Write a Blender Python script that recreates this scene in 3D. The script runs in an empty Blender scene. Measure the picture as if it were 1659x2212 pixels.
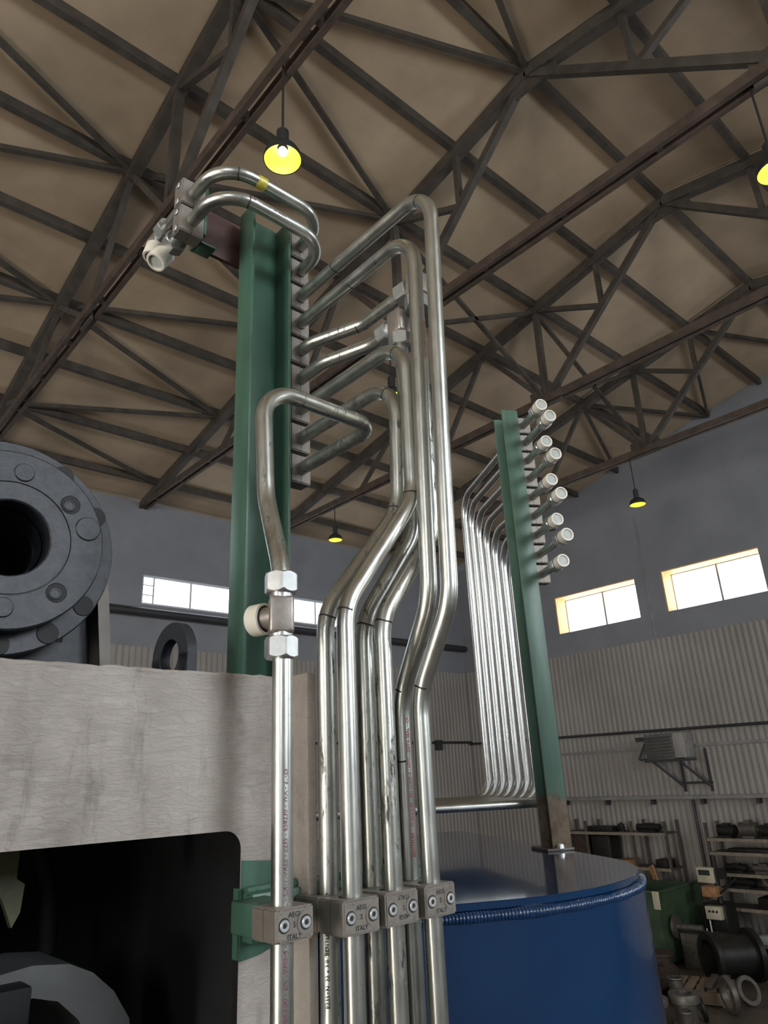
import bpy, bmesh, math, random
from mathutils import Vector, Matrix
random.seed(7)
SC = bpy.context.scene
COL = SC.collection
PI = math.pi
Z0 = 3.8                      # eye level above the hall floor; detail heights below are measured from it

# ---------------------------------------------------------------- camera, world, exposure
def set_camera():
    yaw, pitch, roll = (math.radians(a) for a in (47.5, 20.62, -2.834))
    fw = Vector((math.cos(yaw)*math.cos(pitch), math.sin(yaw)*math.cos(pitch), math.sin(pitch)))
    r = Vector((math.sin(yaw), -math.cos(yaw), 0)); u = r.cross(fw)
    r2 = math.cos(roll)*r + math.sin(roll)*u
    u2 = -math.sin(roll)*r + math.cos(roll)*u
    cam = bpy.data.cameras.new('camera'); o = bpy.data.objects.new('camera', cam); COL.objects.link(o)
    m = Matrix((r2, u2, -fw)).transposed().to_4x4(); m.translation = (0, 0, Z0)
    o.matrix_world = m
    cam.sensor_fit = 'VERTICAL'; cam.sensor_height = 36.0; cam.lens = 36.0*1534/2212
    cam.clip_start = 0.02; cam.clip_end = 200
    SC.camera = o
set_camera()
SC.view_settings.view_transform = 'Standard'
SC.view_settings.look = 'None'
SC.view_settings.gamma = 1.0
SC.view_settings.use_curve_mapping = False
SC.view_settings.exposure = 0.0
w = bpy.data.worlds.new('sky'); SC.world = w; w.use_nodes = True
w.node_tree.nodes['Background'].inputs[0].default_value = (0.75, 0.87, 1.0, 1)
w.node_tree.nodes['Background'].inputs[1].default_value = 1.5
WINDOW_LIGHT = 5.5            # daylight behind the frosted panes
FRONT_LIGHT = 18.0            # unseen panes behind the viewer, set brighter to light the machine
FILL_LIGHT = 15.0  # added glowing panel in the unseen end wall, lights from the left
LAMP_LIGHT = 30.0

# ---------------------------------------------------------------- materials
MATS = {}
def new_mat(name):
    m = bpy.data.materials.new(name); m.use_nodes = True
    MATS[name] = m
    nt = m.node_tree
    return m, nt, nt.nodes['Principled BSDF']
def N(nt, t, **kw):
    n = nt.nodes.new(t)
    for k, v in kw.items():
        if hasattr(n, k): setattr(n, k, v)
    return n
def noise(nt, vec, scale, detail=4, rough=.55, stretch=None):
    n = N(nt, 'ShaderNodeTexNoise'); n.inputs['Scale'].default_value = scale
    n.inputs['Detail'].default_value = detail; n.inputs['Roughness'].default_value = rough
    if stretch:
        mp = N(nt, 'ShaderNodeMapping'); mp.inputs['Scale'].default_value = stretch
        nt.links.new(vec, mp.inputs['Vector']); vec = mp.outputs['Vector']
    nt.links.new(vec, n.inputs['Vector'])
    return n.outputs['Fac']
def ramp(nt, fac, stops):
    r = N(nt, 'ShaderNodeValToRGB')
    e = r.color_ramp.elements
    while len(e) < len(stops): e.new(.5)
    for k, (p, c) in enumerate(stops):
        e[k].position = p; e[k].color = (*c, 1) if len(c) == 3 else c
    nt.links.new(fac, r.inputs[0])
    return r.outputs[0]
def bump(nt, b, h, strength, dist=.001):
    n = N(nt, 'ShaderNodeBump'); n.inputs['Strength'].default_value = strength
    n.inputs['Distance'].default_value = dist
    nt.links.new(h, n.inputs['Height']); nt.links.new(n.outputs[0], b.inputs['Normal'])
def geo(nt):
    return N(nt, 'ShaderNodeNewGeometry').outputs['Position']
def mixc(nt, fac, a, b):
    m = N(nt, 'ShaderNodeMix', data_type='RGBA')
    nt.links.new(fac, m.inputs[0])
    for s, v in ((6, a), (7, b)):
        if isinstance(v, tuple): m.inputs[s].default_value = (*v, 1)
        else: nt.links.new(v, m.inputs[s])
    return m.outputs[2]
def simple(name, col, rough=.5, metal=0.0, var=.25, scale=20, bmp=0.0, bscale=200, bdist=.001, coat=0, spec=.5, stretch=None):
    m, nt, b = new_mat(name)
    p = geo(nt)
    f = noise(nt, p, scale, 5, .6, stretch)
    lo = tuple(c*(1-var) for c in col); hi = tuple(min(1, c*(1+var)) for c in col)
    nt.links.new(ramp(nt, f, ((.3, lo), (.7, hi))), b.inputs['Base Color'])
    b.inputs['Roughness'].default_value = rough; b.inputs['Metallic'].default_value = metal
    b.inputs['Specular IOR Level'].default_value = spec
    if coat: b.inputs['Coat Weight'].default_value = coat; b.inputs['Coat Roughness'].default_value = .12
    if bmp: bump(nt, b, noise(nt, p, bscale, 4, .6, stretch), bmp, bdist)
    return m
def emit(name, col, strength):
    m, nt, b = new_mat(name)
    b.inputs['Base Color'].default_value = (*col, 1)
    b.inputs['Emission Color'].default_value = (*col, 1)
    b.inputs['Emission Strength'].default_value = strength
    b.inputs['Roughness'].default_value = .3
    return m

def zinc(name, base, dirt_col, dirt_lo, dirt_hi, rough=.28):
    m, nt, b = new_mat(name)
    p = geo(nt)
    f1 = noise(nt, p, 55, 6, .65, (1, 1, .35))
    d = noise(nt, p, 90, 8, .75, (1, 1, .22))
    col = ramp(nt, f1, ((.25, tuple(c*.86 for c in base)), (.75, tuple(min(1, c*1.1) for c in base))))
    msk = ramp(nt, d, ((dirt_lo, (0, 0, 0)), (dirt_hi, (1, 1, 1))))
    spots = noise(nt, p, 420, 2, .5)
    smask = ramp(nt, spots, ((.71, (0, 0, 0)), (.75, (1, 1, 1))))
    c2 = mixc(nt, msk, col, dirt_col)
    c3 = mixc(nt, smask, c2, tuple(c*.35 for c in base))
    nt.links.new(c3, b.inputs['Base Color'])
    rr = ramp(nt, f1, ((.2, (rough*.8,)*3), (.8, (rough*1.3,)*3)))
    rm = mixc(nt, msk, rr, (.55, .55, .55))
    nt.links.new(rm, b.inputs['Roughness'])
    mm = ramp(nt, d, ((dirt_lo, (.95,)*3), (dirt_hi, (.35,)*3)))
    nt.links.new(mm, b.inputs['Metallic'])
    bump(nt, b, noise(nt, p, 160, 3, .5), .03, .001)
    return m
zinc('zinc_pipe', (.58, .585, .54), (.24, .23, .20), .62, .80, .31)
zinc('zinc_pipe_worn', (.55, .55, .50), (.05, .046, .042), .54, .64, .31)
zinc('zinc_pipe_far', (.55, .555, .535), (.3, .29, .27), .7, .85, .32)
simple('nut_zinc', (.52, .525, .52), .36, .85, .12, 60, .25, 160, .0006)
simple('fitting_steel', (.36, .32, .29), .42, .7, .18, 90, .35, 500, .0005)
simple('clamp_cast', (.27, .24, .21), .48, .5, .10, 80, .55, 900, .0006)
simple('bolt_zinc', (.80, .81, .82), .32, .6, .1, 100)
simple('socket_dark', (.02, .02, .022), .6, 0)
simple('cap_plastic', (.78, .74, .64), .35, 0, .06, 30)
simple('cap_end', (.46, .47, .44), .4, 0, .12, 60)
simple('red_primer', (.105, .052, .043), .6, 0, .3, 30, .3, 300)
simple('ink_purple', (.16, .045, .085), .6, 0, .3, 300)
simple('ink_red', (.42, .08, .07), .6, 0, .3, 300)
simple('ink_black', (.02, .02, .02), .6, 0)
simple('paint_yellow', (.80, .68, .05), .5, 0, .1)
simple('roof_board', (.45, .34, .235), .85, 0, .14, .9, .2, 6, .01)
simple('steel_dark', (.075, .062, .050), .7, .1, .35, 4)
simple('steel_rust', (.085, .06, .045), .75, .1, .35, 5)
simple('wall_plain', (.25, .255, .28), .8, 0, .12, .8)
simple('floor_concrete', (.085, .066, .048), .75, 0, .35, 1.6, .3, 30, .004)
simple('frame_white', (.62, .65, .68), .5, 0, .05, 5)
simple('reveal_wood', (.78, .47, .20), .6, 0, .18, 6)
simple('duct_dark', (.05, .05, .055), .55, .3, .2, 3)
simple('duct_grey', (.30, .29, .28), .5, .4, .2, 3)
simple('lamp_housing', (.03, .03, .03), .6, .2, .2)
simple('lamp_inside', (.46, .47, .09), .45, 0, .03)
simple('heater_grey', (.12, .12, .12), .6, .3, .2, 10)
simple('heater_light', (.33, .31, .29), .6, .2, .2, 10)
simple('bin_green', (.036, .066, .032), .6, 0, .3, 3, .2, 30, .003)
simple('rack_steel', (.10, .085, .07), .6, .3, .3, 8)
simple('rack_edge', (.27, .225, .17), .6, .2, .3, 8)
simple('black_iron', (.020, .019, .018), .5, .4, .4, 8, .3, 60, .002)
simple('grey_iron', (.14, .125, .11), .5, .6, .25, 14, .3, 60, .002)
simple('rust_iron', (.055, .036, .026), .7, .3, .4, 9, .4, 50, .003)
simple('pallet_wood', (.22, .165, .105), .75, 0, .3, 12, .3, 60, .002, stretch=(1, 6, 6))
simple('cream_box', (.50, .45, .34), .5, 0, .15, 6)
simple('orange_wood', (.36, .18, .09), .7, 0, .3, 12)
simple('white_plastic', (.62, .63, .60), .45, 0, .08)
simple('yellow_green', (.075, .078, .035), .5, 0, .3, 40)
simple('inner_shade', (.012, .012, .013), .75, .1, .3, 10)  # near black: the opening's shade put into the colour of its inside
simple('inner_grey', (.11, .11, .11), .55, .3, .15, 20)
simple('weld_steel', (.25, .24, .22), .35, .8, .3, 200, .6, 300, .002)

def mk_green(name, col, stroke=(1, 1, .12)):
    m, nt, b = new_mat(name); p = geo(nt)
    f = noise(nt, p, 35, 6, .6, stroke)
    g = noise(nt, p, 9, 4, .6)
    c = ramp(nt, f, ((.25, tuple(v*.72 for v in col)), (.75, tuple(v*1.35 for v in col))))
    c = mixc(nt, ramp(nt, g, ((.55, (0, 0, 0)), (.75, (.5, .5, .5)))), c, tuple(v*.55 for v in col))
    nt.links.new(c, b.inputs['Base Color'])
    b.inputs['Roughness'].default_value = .38
    bump(nt, b, noise(nt, p, 420, 4, .6), .35, .0007)
    return m
mk_green('green_paint', (.052, .118, .083))
mk_green('green_post', (.085, .150, .115))
def worn_foot():
    nt = MATS['green_post'].node_tree; b = nt.nodes['Principled BSDF']; p = geo(nt)
    src = b.inputs['Base Color'].links[0].from_socket
    sp = N(nt, 'ShaderNodeSeparateXYZ'); nt.links.new(p, sp.inputs[0])
    mr = N(nt, 'ShaderNodeMapRange'); nt.links.new(sp.outputs[2], mr.inputs[0])
    mr.inputs[1].default_value = Z0-.16; mr.inputs[2].default_value = Z0+.06; mr.inputs[3].default_value = 1.0; mr.inputs[4].default_value = 0.0
    ad = N(nt, 'ShaderNodeMath', operation='ADD'); nt.links.new(mr.outputs[0], ad.inputs[0])
    sc = N(nt, 'ShaderNodeMath', operation='MULTIPLY'); nt.links.new(noise(nt, p, 22, 5, .65), sc.inputs[0]); sc.inputs[1].default_value = .7
    nt.links.new(sc.outputs[0], ad.inputs[1])
    msk = ramp(nt, ad.outputs[0], ((.80, (0, 0, 0)), (1.0, (1, 1, 1))))
    rust = ramp(nt, noise(nt, p, 40, 5, .6), ((.35, (.20, .155, .11)), (.7, (.10, .065, .045))))
    nt.links.new(mixc(nt, msk, src, rust), b.inputs['Base Color'])
worn_foot()

def mk_plate():
    m, nt, b = new_mat('plate_white'); p = geo(nt)
    big = noise(nt, p, 7, 6, .65, (1, 1, .8))
    streak = noise(nt, p, 19, 7, .72, (1.9, 1, .45))
    smear = noise(nt, p, 11, 5, .65, (1, 1, .5))
    w1 = noise(nt, p, 120, 6, .72, (.45, 1, 1.5))
    c = ramp(nt, big, ((.28, (.29, .25, .22)), (.5, (.45, .40, .36)), (.75, (.55, .50, .45))))
    c = mixc(nt, ramp(nt, streak, ((.56, (0, 0, 0)), (.74, (.72, .72, .72)))), c, (.17, .145, .13))
    c = mixc(nt, ramp(nt, smear, ((.58, (0, 0, 0)), (.78, (.6, .6, .6)))), c, (.22, .19, .175))
    # wrinkled brush ridges: two crossed stretched noises
    r1 = N(nt, 'ShaderNodeTexNoise'); r1.inputs['Scale'].default_value = 85; r1.inputs['Detail'].default_value = 5; r1.inputs['Roughness'].default_value = .62; r1.inputs['Distortion'].default_value = 1.2
    mp = N(nt, 'ShaderNodeMapping'); mp.inputs['Scale'].default_value = (.55, 1, 2.0); mp.inputs['Rotation'].default_value = (0, .45, 0)
    nt.links.new(p, mp.inputs['Vector']); nt.links.new(mp.outputs[0], r1.inputs['Vector'])
    ridge = ramp(nt, r1.outputs['Fac'], ((.40, (0, 0, 0)), (.60, (1, 1, 1))))
    crk = ramp(nt, r1.outputs['Fac'], ((.475, (0, 0, 0)), (.5, (1, 1, 1)), (.525, (0, 0, 0))))
    gate = ramp(nt, noise(nt, p, 16, 3, .6), ((.45, (0, 0, 0)), (.65, (.42, .42, .42))))
    mu = N(nt, 'ShaderNodeMath', operation='MULTIPLY'); nt.links.new(crk, mu.inputs[0]); nt.links.new(gate, mu.inputs[1])
    c = mixc(nt, mu.outputs[0], c, (.20, .17, .15))
    spk = ramp(nt, noise(nt, p, 700, 2, .5), ((.68, (0, 0, 0)), (.74, (.7, .7, .7))))
    c = mixc(nt, spk, c, (.13, .11, .10))
    nt.links.new(c, b.inputs['Base Color'])
    b.inputs['Roughness'].default_value = .45
    h = N(nt, 'ShaderNodeMath', operation='SUBTRACT')
    h.operation = 'ADD'; nt.links.new(w1, h.inputs[0]); nt.links.new(ridge, h.inputs[1])
    bump(nt, b, h.outputs[0], .55, .0016)
    return m
mk_plate()
def mk_black_flange():
    m, nt, b = new_mat('flange_black'); p = geo(nt)
    f = noise(nt, p, 60, 6, .7)
    s = noise(nt, p, 34, 8, .8, (1, 1, 1.6))
    c = ramp(nt, f, ((.3, (.022, .024, .030)), (.7, (.055, .058, .068))))
    c = mixc(nt, ramp(nt, s, ((.67, (0, 0, 0)), (.72, (.8, .8, .8)))), c, (.28, .27, .25))
    nt.links.new(c, b.inputs['Base Color'])
    b.inputs['Roughness'].default_value = .42; b.inputs['Metallic'].default_value = .1; b.inputs['Specular IOR Level'].default_value = .4
    bump(nt, b, noise(nt, p, 300, 4, .6), .5, .0008)
mk_black_flange()
simple('hole_black', (.006, .006, .007), .6, 0)
def mk_tank():
    m, nt, b = new_mat('tank_blue'); p = geo(nt)
    f = noise(nt, p, 5, 4, .5)
    c = ramp(nt, f, ((.3, (.007, .033, .098)), (.7, (.010, .045, .125))))
    nt.links.new(c, b.inputs['Base Color'])
    b.inputs['Roughness'].default_value = .16; b.inputs['Coat Weight'].default_value = .6
    b.inputs['Coat Roughness'].default_value = .06
    bump(nt, b, noise(nt, p, 45, 4, .55), .10, .002)
mk_tank()
MATS['tank_top'] = MATS['tank_blue'].copy(); MATS['tank_top'].name = 'tank_top'
for n_ in MATS['tank_top'].node_tree.nodes:
    if n_.type == 'BUMP': n_.inputs['Strength'].default_value = .035
    if n_.type == 'BSDF_PRINCIPLED': n_.inputs['Roughness'].default_value = .10
simple('weld_blue', (.010, .045, .125), .14, 0, .15, 20, .5, 160, .003, coat=.6)
def mk_clad():
    m, nt, b = new_mat('cladding'); p = geo(nt)
    f = noise(nt, p, .5, 4, .6)
    c = ramp(nt, f, ((.3, (.27, .245, .225)), (.7, (.35, .32, .295))))
    nt.links.new(c, b.inputs['Base Color']); b.inputs['Roughness'].default_value = .6
mk_clad()
emit('daylight_pane', (.86, .94, 1.0), WINDOW_LIGHT)
emit('fill_glow', (1.0, .95, .86), FILL_LIGHT)
emit('daylight_front', (.88, .95, 1.0), FRONT_LIGHT)
emit('bulb_glow', (1.0, .96, .50), LAMP_LIGHT)

# ---------------------------------------------------------------- geometry helpers
WLOC = {}
def thing(name, label, cat, loc, group=None, kind=None):
    o = bpy.data.objects.new(name, None); COL.objects.link(o)
    o.empty_display_size = .05
    o.location = (loc[0], loc[1], loc[2]); WLOC[o.name] = Vector(loc)
    tag(o, label, cat, group, kind)
    return o
def tag(o, label=None, cat=None, group=None, kind=None):
    if label: o['label'] = label
    if cat: o['category'] = cat
    if group: o['group'] = group
    if kind: o['kind'] = kind
    return o
def build(name, bm, mat, parent=None, smooth=35, label=None):
    """World-space bmesh -> one mesh object with its origin at its base centre."""
    bmesh.ops.recalc_face_normals(bm, faces=bm.faces)
    vs = [v.co for v in bm.verts]
    lo = Vector((min(v[i] for v in vs) for i in range(3))); hi = Vector((max(v[i] for v in vs) for i in range(3)))
    org = Vector(((lo.x+hi.x)/2, (lo.y+hi.y)/2, lo.z))
    bmesh.ops.translate(bm, verts=bm.verts, vec=-org)
    me = bpy.data.meshes.new(name); bm.to_mesh(me); bm.free()
    me.materials.append(MATS[mat])
    if smooth:
        me.polygons.foreach_set('use_smooth', [True]*len(me.polygons))
        me.set_sharp_from_angle(angle=math.radians(smooth))
    o = bpy.data.objects.new(name, me); COL.objects.link(o)
    WLOC[o.name] = org.copy()
    if parent:
        o.parent = parent; o.location = org - WLOC[parent.name]
    else: o.location = org
    if label: o['label'] = label
    return o
def copy_at(o, delta, parent=None):
    c = o.copy(); COL.objects.link(c)
    c.location = o.location + Vector(delta); WLOC[c.name] = WLOC[o.name] + Vector(delta)
    return c
def W(x, y, z): return Vector((x, y, z + Z0))
def box(bm, lo, hi, M=None, bev=0, seg=2):
    lo, hi = Vector(lo), Vector(hi)
    r = bmesh.ops.create_cube(bm, size=1.0)
    vs = r['verts']
    for v in vs:
        v.co = Vector(((lo[i]+hi[i])/2 + v.co[i]*(hi[i]-lo[i]) for i in range(3)))
    if bev:
        es = list({e for v in vs for e in v.link_edges})
        rb = bmesh.ops.bevel(bm, geom=es, offset=bev, segments=seg, affect='EDGES', profile=.5)
        vs = list({v for f in rb['faces'] for v in f.verts} | {v for v in vs if v.is_valid})
    if M is not None:
        for v in vs: v.co = M @ v.co
    return vs
def nbm(): return bmesh.new()
def frame(o, ex, ey, ez):
    m = Matrix((ex, ey, ez)).transposed().to_4x4(); m.translation = Vector(o); return m
def perp(d):
    d = Vector(d).normalized()
    a = Vector((0, 0, 1)) if abs(d.z) < .9 else Vector((1, 0, 0))
    u = d.cross(a).normalized()
    return u, d.cross(u).normalized()
def axis_frame(o, d):
    d = Vector(d).normalized(); u, v = perp(d)
    return frame(o, u, v, d)
def lathe(bm, prof, M, n=24, mod=None):
    """prof: list of (r, h); mod(angle, k) -> radius factor."""
    rings = []
    for k, (r, h) in enumerate(prof):
        if r < 1e-7: rings.append([bm.verts.new(M @ Vector((0, 0, h)))])
        else:
            ring = []
            for i in range(n):
                a = 2*PI*i/n
                rr = r*(mod(a, k) if mod else 1)
                ring.append(bm.verts.new(M @ Vector((rr*math.cos(a), rr*math.sin(a), h))))
            rings.append(ring)
    for a, b in zip(rings, rings[1:]):
        if len(a) == 1 and len(b) == 1: continue
        for i in range(n):
            j = (i+1) % n
            if len(a) == 1: bm.faces.new((a[0], b[i], b[j]))
            elif len(b) == 1: bm.faces.new((a[i], a[j], b[0]))
            else: bm.faces.new((a[i], a[j], b[j], b[i]))
def cyl(bm, a, b, r, n=16):
    a, b = Vector(a), Vector(b); L = (b-a).length
    lathe(bm, [(0, 0), (r, 0), (r, L), (0, L)], axis_frame(a, b-a), n)
def hexnut(bm, o, d, af, L, rin=0.0, phase=0.0, ch=.12):
    R = af/2/math.cos(PI/6)
    def hx(a): return (af/2)/math.cos(((a+phase) % (PI/3)) - PI/6)
    M = axis_frame(o, d); n = 48
    rc = af/2*1.0
    prof = [(0, 0), (rc*.985, 0), (1, L*ch), (1, L*(1-ch)), (rc*.985, L), (0, L)]
    rings = []
    for k, (r, h) in enumerate(prof):
        if r == 0: rings.append([bm.verts.new(M @ Vector((0, 0, h)))]); continue
        rg = []
        for i in range(n):
            a = 2*PI*i/n
            rr = hx(a) if r == 1 else r
            hh = h
            if r == 1:      # the turned chamfer reaches deeper at the corners
                t = (rr - af/2)/(R - af/2)
                hh = h + (1 if k == 2 else -1)*(-L*ch*(1-t)*.9)
            rg.append(bm.verts.new(M @ Vector((rr*math.cos(a), rr*math.sin(a), hh))))
        rings.append(rg)
    for a, b in zip(rings, rings[1:]):
        for i in range(n):
            j = (i+1) % n
            if len(a) == 1: bm.faces.new((a[0], b[i], b[j]))
            elif len(b) == 1: bm.faces.new((a[i], a[j], b[0]))
            else: bm.faces.new((a[i], a[j], b[j], b[i]))
def fillet(pts, radii, seg=10):
    pts = [Vector(p) for p in pts]
    out = [pts[0]]
    for i in range(1, len(pts)-1):
        p, a, b = pts[i], pts[i-1], pts[i+1]
        r = radii[i-1]
        d1, d2 = (a-p).normalized(), (b-p).normalized()
        ang = d1.angle(d2)
        if ang > PI-.01 or r <= 0: out.append(p); continue
        t = r/math.tan(ang/2)
        t = min(t, .49*(a-p).length if i > 1 else .95*(a-p).length, .49*(b-p).length if i < len(pts)-2 else .95*(b-p).length)
        r = t*math.tan(ang/2)
        c = p + (d1+d2).normalized()*(r/math.sin(ang/2))
        s, e = p+d1*t, p+d2*t
        v1, v2 = s-c, e-c
        tot = v1.angle(v2)
        for k in range(seg+1):
            f = k/seg
            out.append(c + (v1*math.sin((1-f)*tot) + v2*math.sin(f*tot))/math.sin(tot))
    out.append(pts[-1])
    return out
def sweep(bm, pts, r, n=20, closed_ends=True):
    pts = [Vector(p) for p in pts]
    T = []
    for i in range(len(pts)):
        a = pts[max(i-1, 0)]; b = pts[min(i+1, len(pts)-1)]
        T.append((b-a).normalized())
    u, v = perp(T[0]); rings = []
    for i, p in enumerate(pts):
        if i:
            q = T[i-1].rotation_difference(T[i]); u = q @ u; v = q @ v
        rr = r[i] if isinstance(r, (list, tuple)) else r
        rings.append([bm.verts.new(p + (u*math.cos(2*PI*k/n) + v*math.sin(2*PI*k/n))*rr) for k in range(n)])
    for a, b in zip(rings, rings[1:]):
        for i in range(n):
            j = (i+1) % n; bm.faces.new((a[i], a[j], b[j], b[i]))
    if closed_ends:
        bm.faces.new(rings[0]); bm.faces.new(rings[-1])
def prism(bm, poly, h0, h1, M):
    """poly in local xy, extruded along local z from h0 to h1."""
    a = [bm.verts.new(M @ Vector((x, y, h0))) for x, y in poly]
    b = [bm.verts.new(M @ Vector((x, y, h1))) for x, y in poly]
    n = len(poly)
    bm.faces.new(a); bm.faces.new(b)
    for i in range(n):
        j = (i+1) % n; bm.faces.new((a[i], a[j], b[j], b[i]))
def bar(bm, a, b, w, h):
    """A rectangular bar between two points, h measured upward."""
    a, b = Vector(a), Vector(b); d = (b-a); L = d.length; d.normalize()
    up = Vector((0, 0, 1)) if abs(d.z) < .95 else Vector((1, 0, 0))
    s = d.cross(up).normalized(); up = s.cross(d).normalized()
    M = frame(a, s, up, d)
    box(bm, (-w/2, -h/2, 0), (w/2, h/2, L), M)
def text_verts(s, size, align='LEFT'):
    c = bpy.data.curves.new('txt', 'FONT'); c.body = s; c.size = size; c.align_x = align; c.resolution_u = 2; c.offset = size*.012
    o = bpy.data.objects.new('txt', c); COL.objects.link(o)
    bpy.context.view_layer.update()
    me = bpy.data.meshes.new_from_object(o)
    vs = [v.co.copy() for v in me.vertices]; fs = [tuple(p.vertices) for p in me.polygons]
    bpy.data.objects.remove(o); bpy.data.curves.remove(c); bpy.data.meshes.remove(me)
    return vs, fs
def add_text(bm, s, size, fn, align='LEFT'):
    vs, fs = text_verts(s, size, align)
    nv = [bm.verts.new(fn(v)) for v in vs]
    for f in fs:
        try: bm.faces.new([nv[i] for i in f])
        except ValueError: pass
def pipe_text(parent, s, size, centre, r, z0, th_deg, mat, lean=None):
    """Lettering printed on an upright pipe, reading upward. centre(z) -> (x, y)."""
    th0 = math.radians(th_deg); bm = nbm()
    def fn(v):
        z = z0 + v.x; x, y = centre(z)
        th = th0 - (v.y - size*.35)/r
        return W(x + (r+.0003)*math.cos(th), y + (r+.0003)*math.sin(th), z)
    add_text(bm, s, size, fn)
    return build('printed_lettering', bm, mat, parent, 0)
def pen_ring(parent, p, d, r, a0=0, a1=360, wdt=.0016, mat='ink_black'):
    M = axis_frame(p, d); n = 28; bm = nbm(); A = math.radians(a0); B = math.radians(a1)
    prev = None
    for i in range(n+1):
        a = A + (B-A)*i/n
        wob = .0006*math.sin(3*a+p[2]*90)
        c, s = math.cos(a)*(r+.00025), math.sin(a)*(r+.00025)
        v = (bm.verts.new(M @ Vector((c, s, wob-wdt/2))), bm.verts.new(M @ Vector((c, s, wob+wdt/2))))
        if prev: bm.faces.new((prev[0], v[0], v[1], prev[1]))
        prev = v
    return build('pen_mark', bm, mat, parent, 0)

# ---------------------------------------------------------------- the hall
U = 6.47                                  # roof truss module: bottom chord height over eye level
XW, YW, XL, YF = 18.0, 16.05, -14.0, -8.5
RY, RZ = .585*U, 1.445*U                  # ridge
SLOPE = (1.445-1.04)/(2.48-.585)
def roof_z(y): return RZ - SLOPE*abs(y-RY)

bm = nbm(); box(bm, (XL-.3, YF-.3, -.3), (XW+.3, YW+.3, 0)); tag(build('floor', bm, 'floor_concrete', None, 0), 'brown stained concrete workshop floor', None, None, 'structure')

RIGHT_WIN = [(9.54, 12.2), (6.2, 8.75), (2.85, 5.40), (-.5, 2.05), (-3.85, -1.3)]
BACK_WIN = [(6.76, 13.18), (-9.0, 2.5)]
def wall_with_openings(name, label, axis, pos, out, a0, a1, ztop, opens, z0, z1, mat, thick=.6):
    """A wall slab lying on a plane; openings are (lo, hi) spans between heights z0 and z1."""
    bm = nbm()
    def seg(lo, hi, zl, zh):
        if hi-lo < 1e-4 or zh-zl < 1e-4: return
        p0, p1 = (pos, pos+out*thick); p0, p1 = min(p0, p1), max(p0, p1)
        if axis == 'x': box(bm, (p0, lo, zl), (p1, hi, zh))
        else: box(bm, (lo, p0, zl), (hi, p1, zh))
    cur = a0
    for lo, hi in sorted(opens):
        seg(cur, lo, 0, ztop); seg(lo, hi, 0, z0); seg(lo, hi, z1, ztop); cur = hi
    seg(cur, a1, 0, ztop)
    return tag(build(name, bm, mat, None, 0), label, None, None, 'structure')
WZ0, WZ1 = Z0+3.80, Z0+4.90
EAVE = Z0 + 1.02*U
TOPZ = Z0 + RZ + .15
wr = wall_with_openings('wall_right', 'grey gable wall with high windows and corrugated lower cladding', 'x', XW, 1, YF, YW, EAVE, RIGHT_WIN, WZ0, WZ1, 'wall_plain')
bz0, bz1 = Z0+4.16, Z0+4.88
wb = wall_with_openings('wall_back', 'grey long wall with a strip of high windows', 'y', YW, 1, XL, XW, EAVE+.1, BACK_WIN, bz0, bz1, 'wall_plain')
# gable triangles
for nm, x0, x1, par in (('gable_panel', XW, XW+.3, wr),):
    bm = nbm()
    poly = [(YF, EAVE), (YW, EAVE), (YW, Z0+roof_z(YW)+.1), (RY, Z0+RZ+.1), (YF, Z0+roof_z(YF)+.1)]
    prism(bm, poly, 0, .3, frame((x0, 0, 0), Vector((0, 1, 0)), Vector((0, 0, 1)), Vector((1, 0, 0))))
    build(nm, bm, 'wall_plain', par, 0)
FRONT_WIN = [(-12.2, -9.0), (0.5, 4.2), (10.3, 13.6)]  # unseen windows, spans placed for their highlights on the pipes
fz0, fz1 = Z0+1.6, Z0+4.6
wf = wall_with_openings('wall_front', 'long wall behind the viewer with large windows', 'y', YF, -1, XL, XW, EAVE+.1, FRONT_WIN, fz0, fz1, 'wall_plain')
FILL_OPENING = [(-2.5, 3.5)]
wl = wall_with_openings('wall_left', 'end wall with an opening for the added glowing panel', 'x', XL, -1, YF, YW, EAVE, FILL_OPENING, .05, 6.2, 'wall_plain')
bm = nbm()
poly = [(YF, EAVE), (YW, EAVE), (YW, Z0+roof_z(YW)+.1), (RY, Z0+RZ+.1), (YF, Z0+roof_z(YF)+.1)]
prism(bm, poly, -.3, 0, frame((XL, 0, 0), Vector((0, 1, 0)), Vector((0, 0, 1)), Vector((1, 0, 0))))
build('gable_panel', bm, 'wall_plain', wl, 0)
bm = nbm(); box(bm, (XL-.28, FILL_OPENING[0][0], .05), (XL-.24, FILL_OPENING[0][1], 6.2))
tag(build('fill_panel', bm, 'fill_glow', None, 0), 'added glowing panel out of view, for light from the left', None, None, 'structure')

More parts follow.
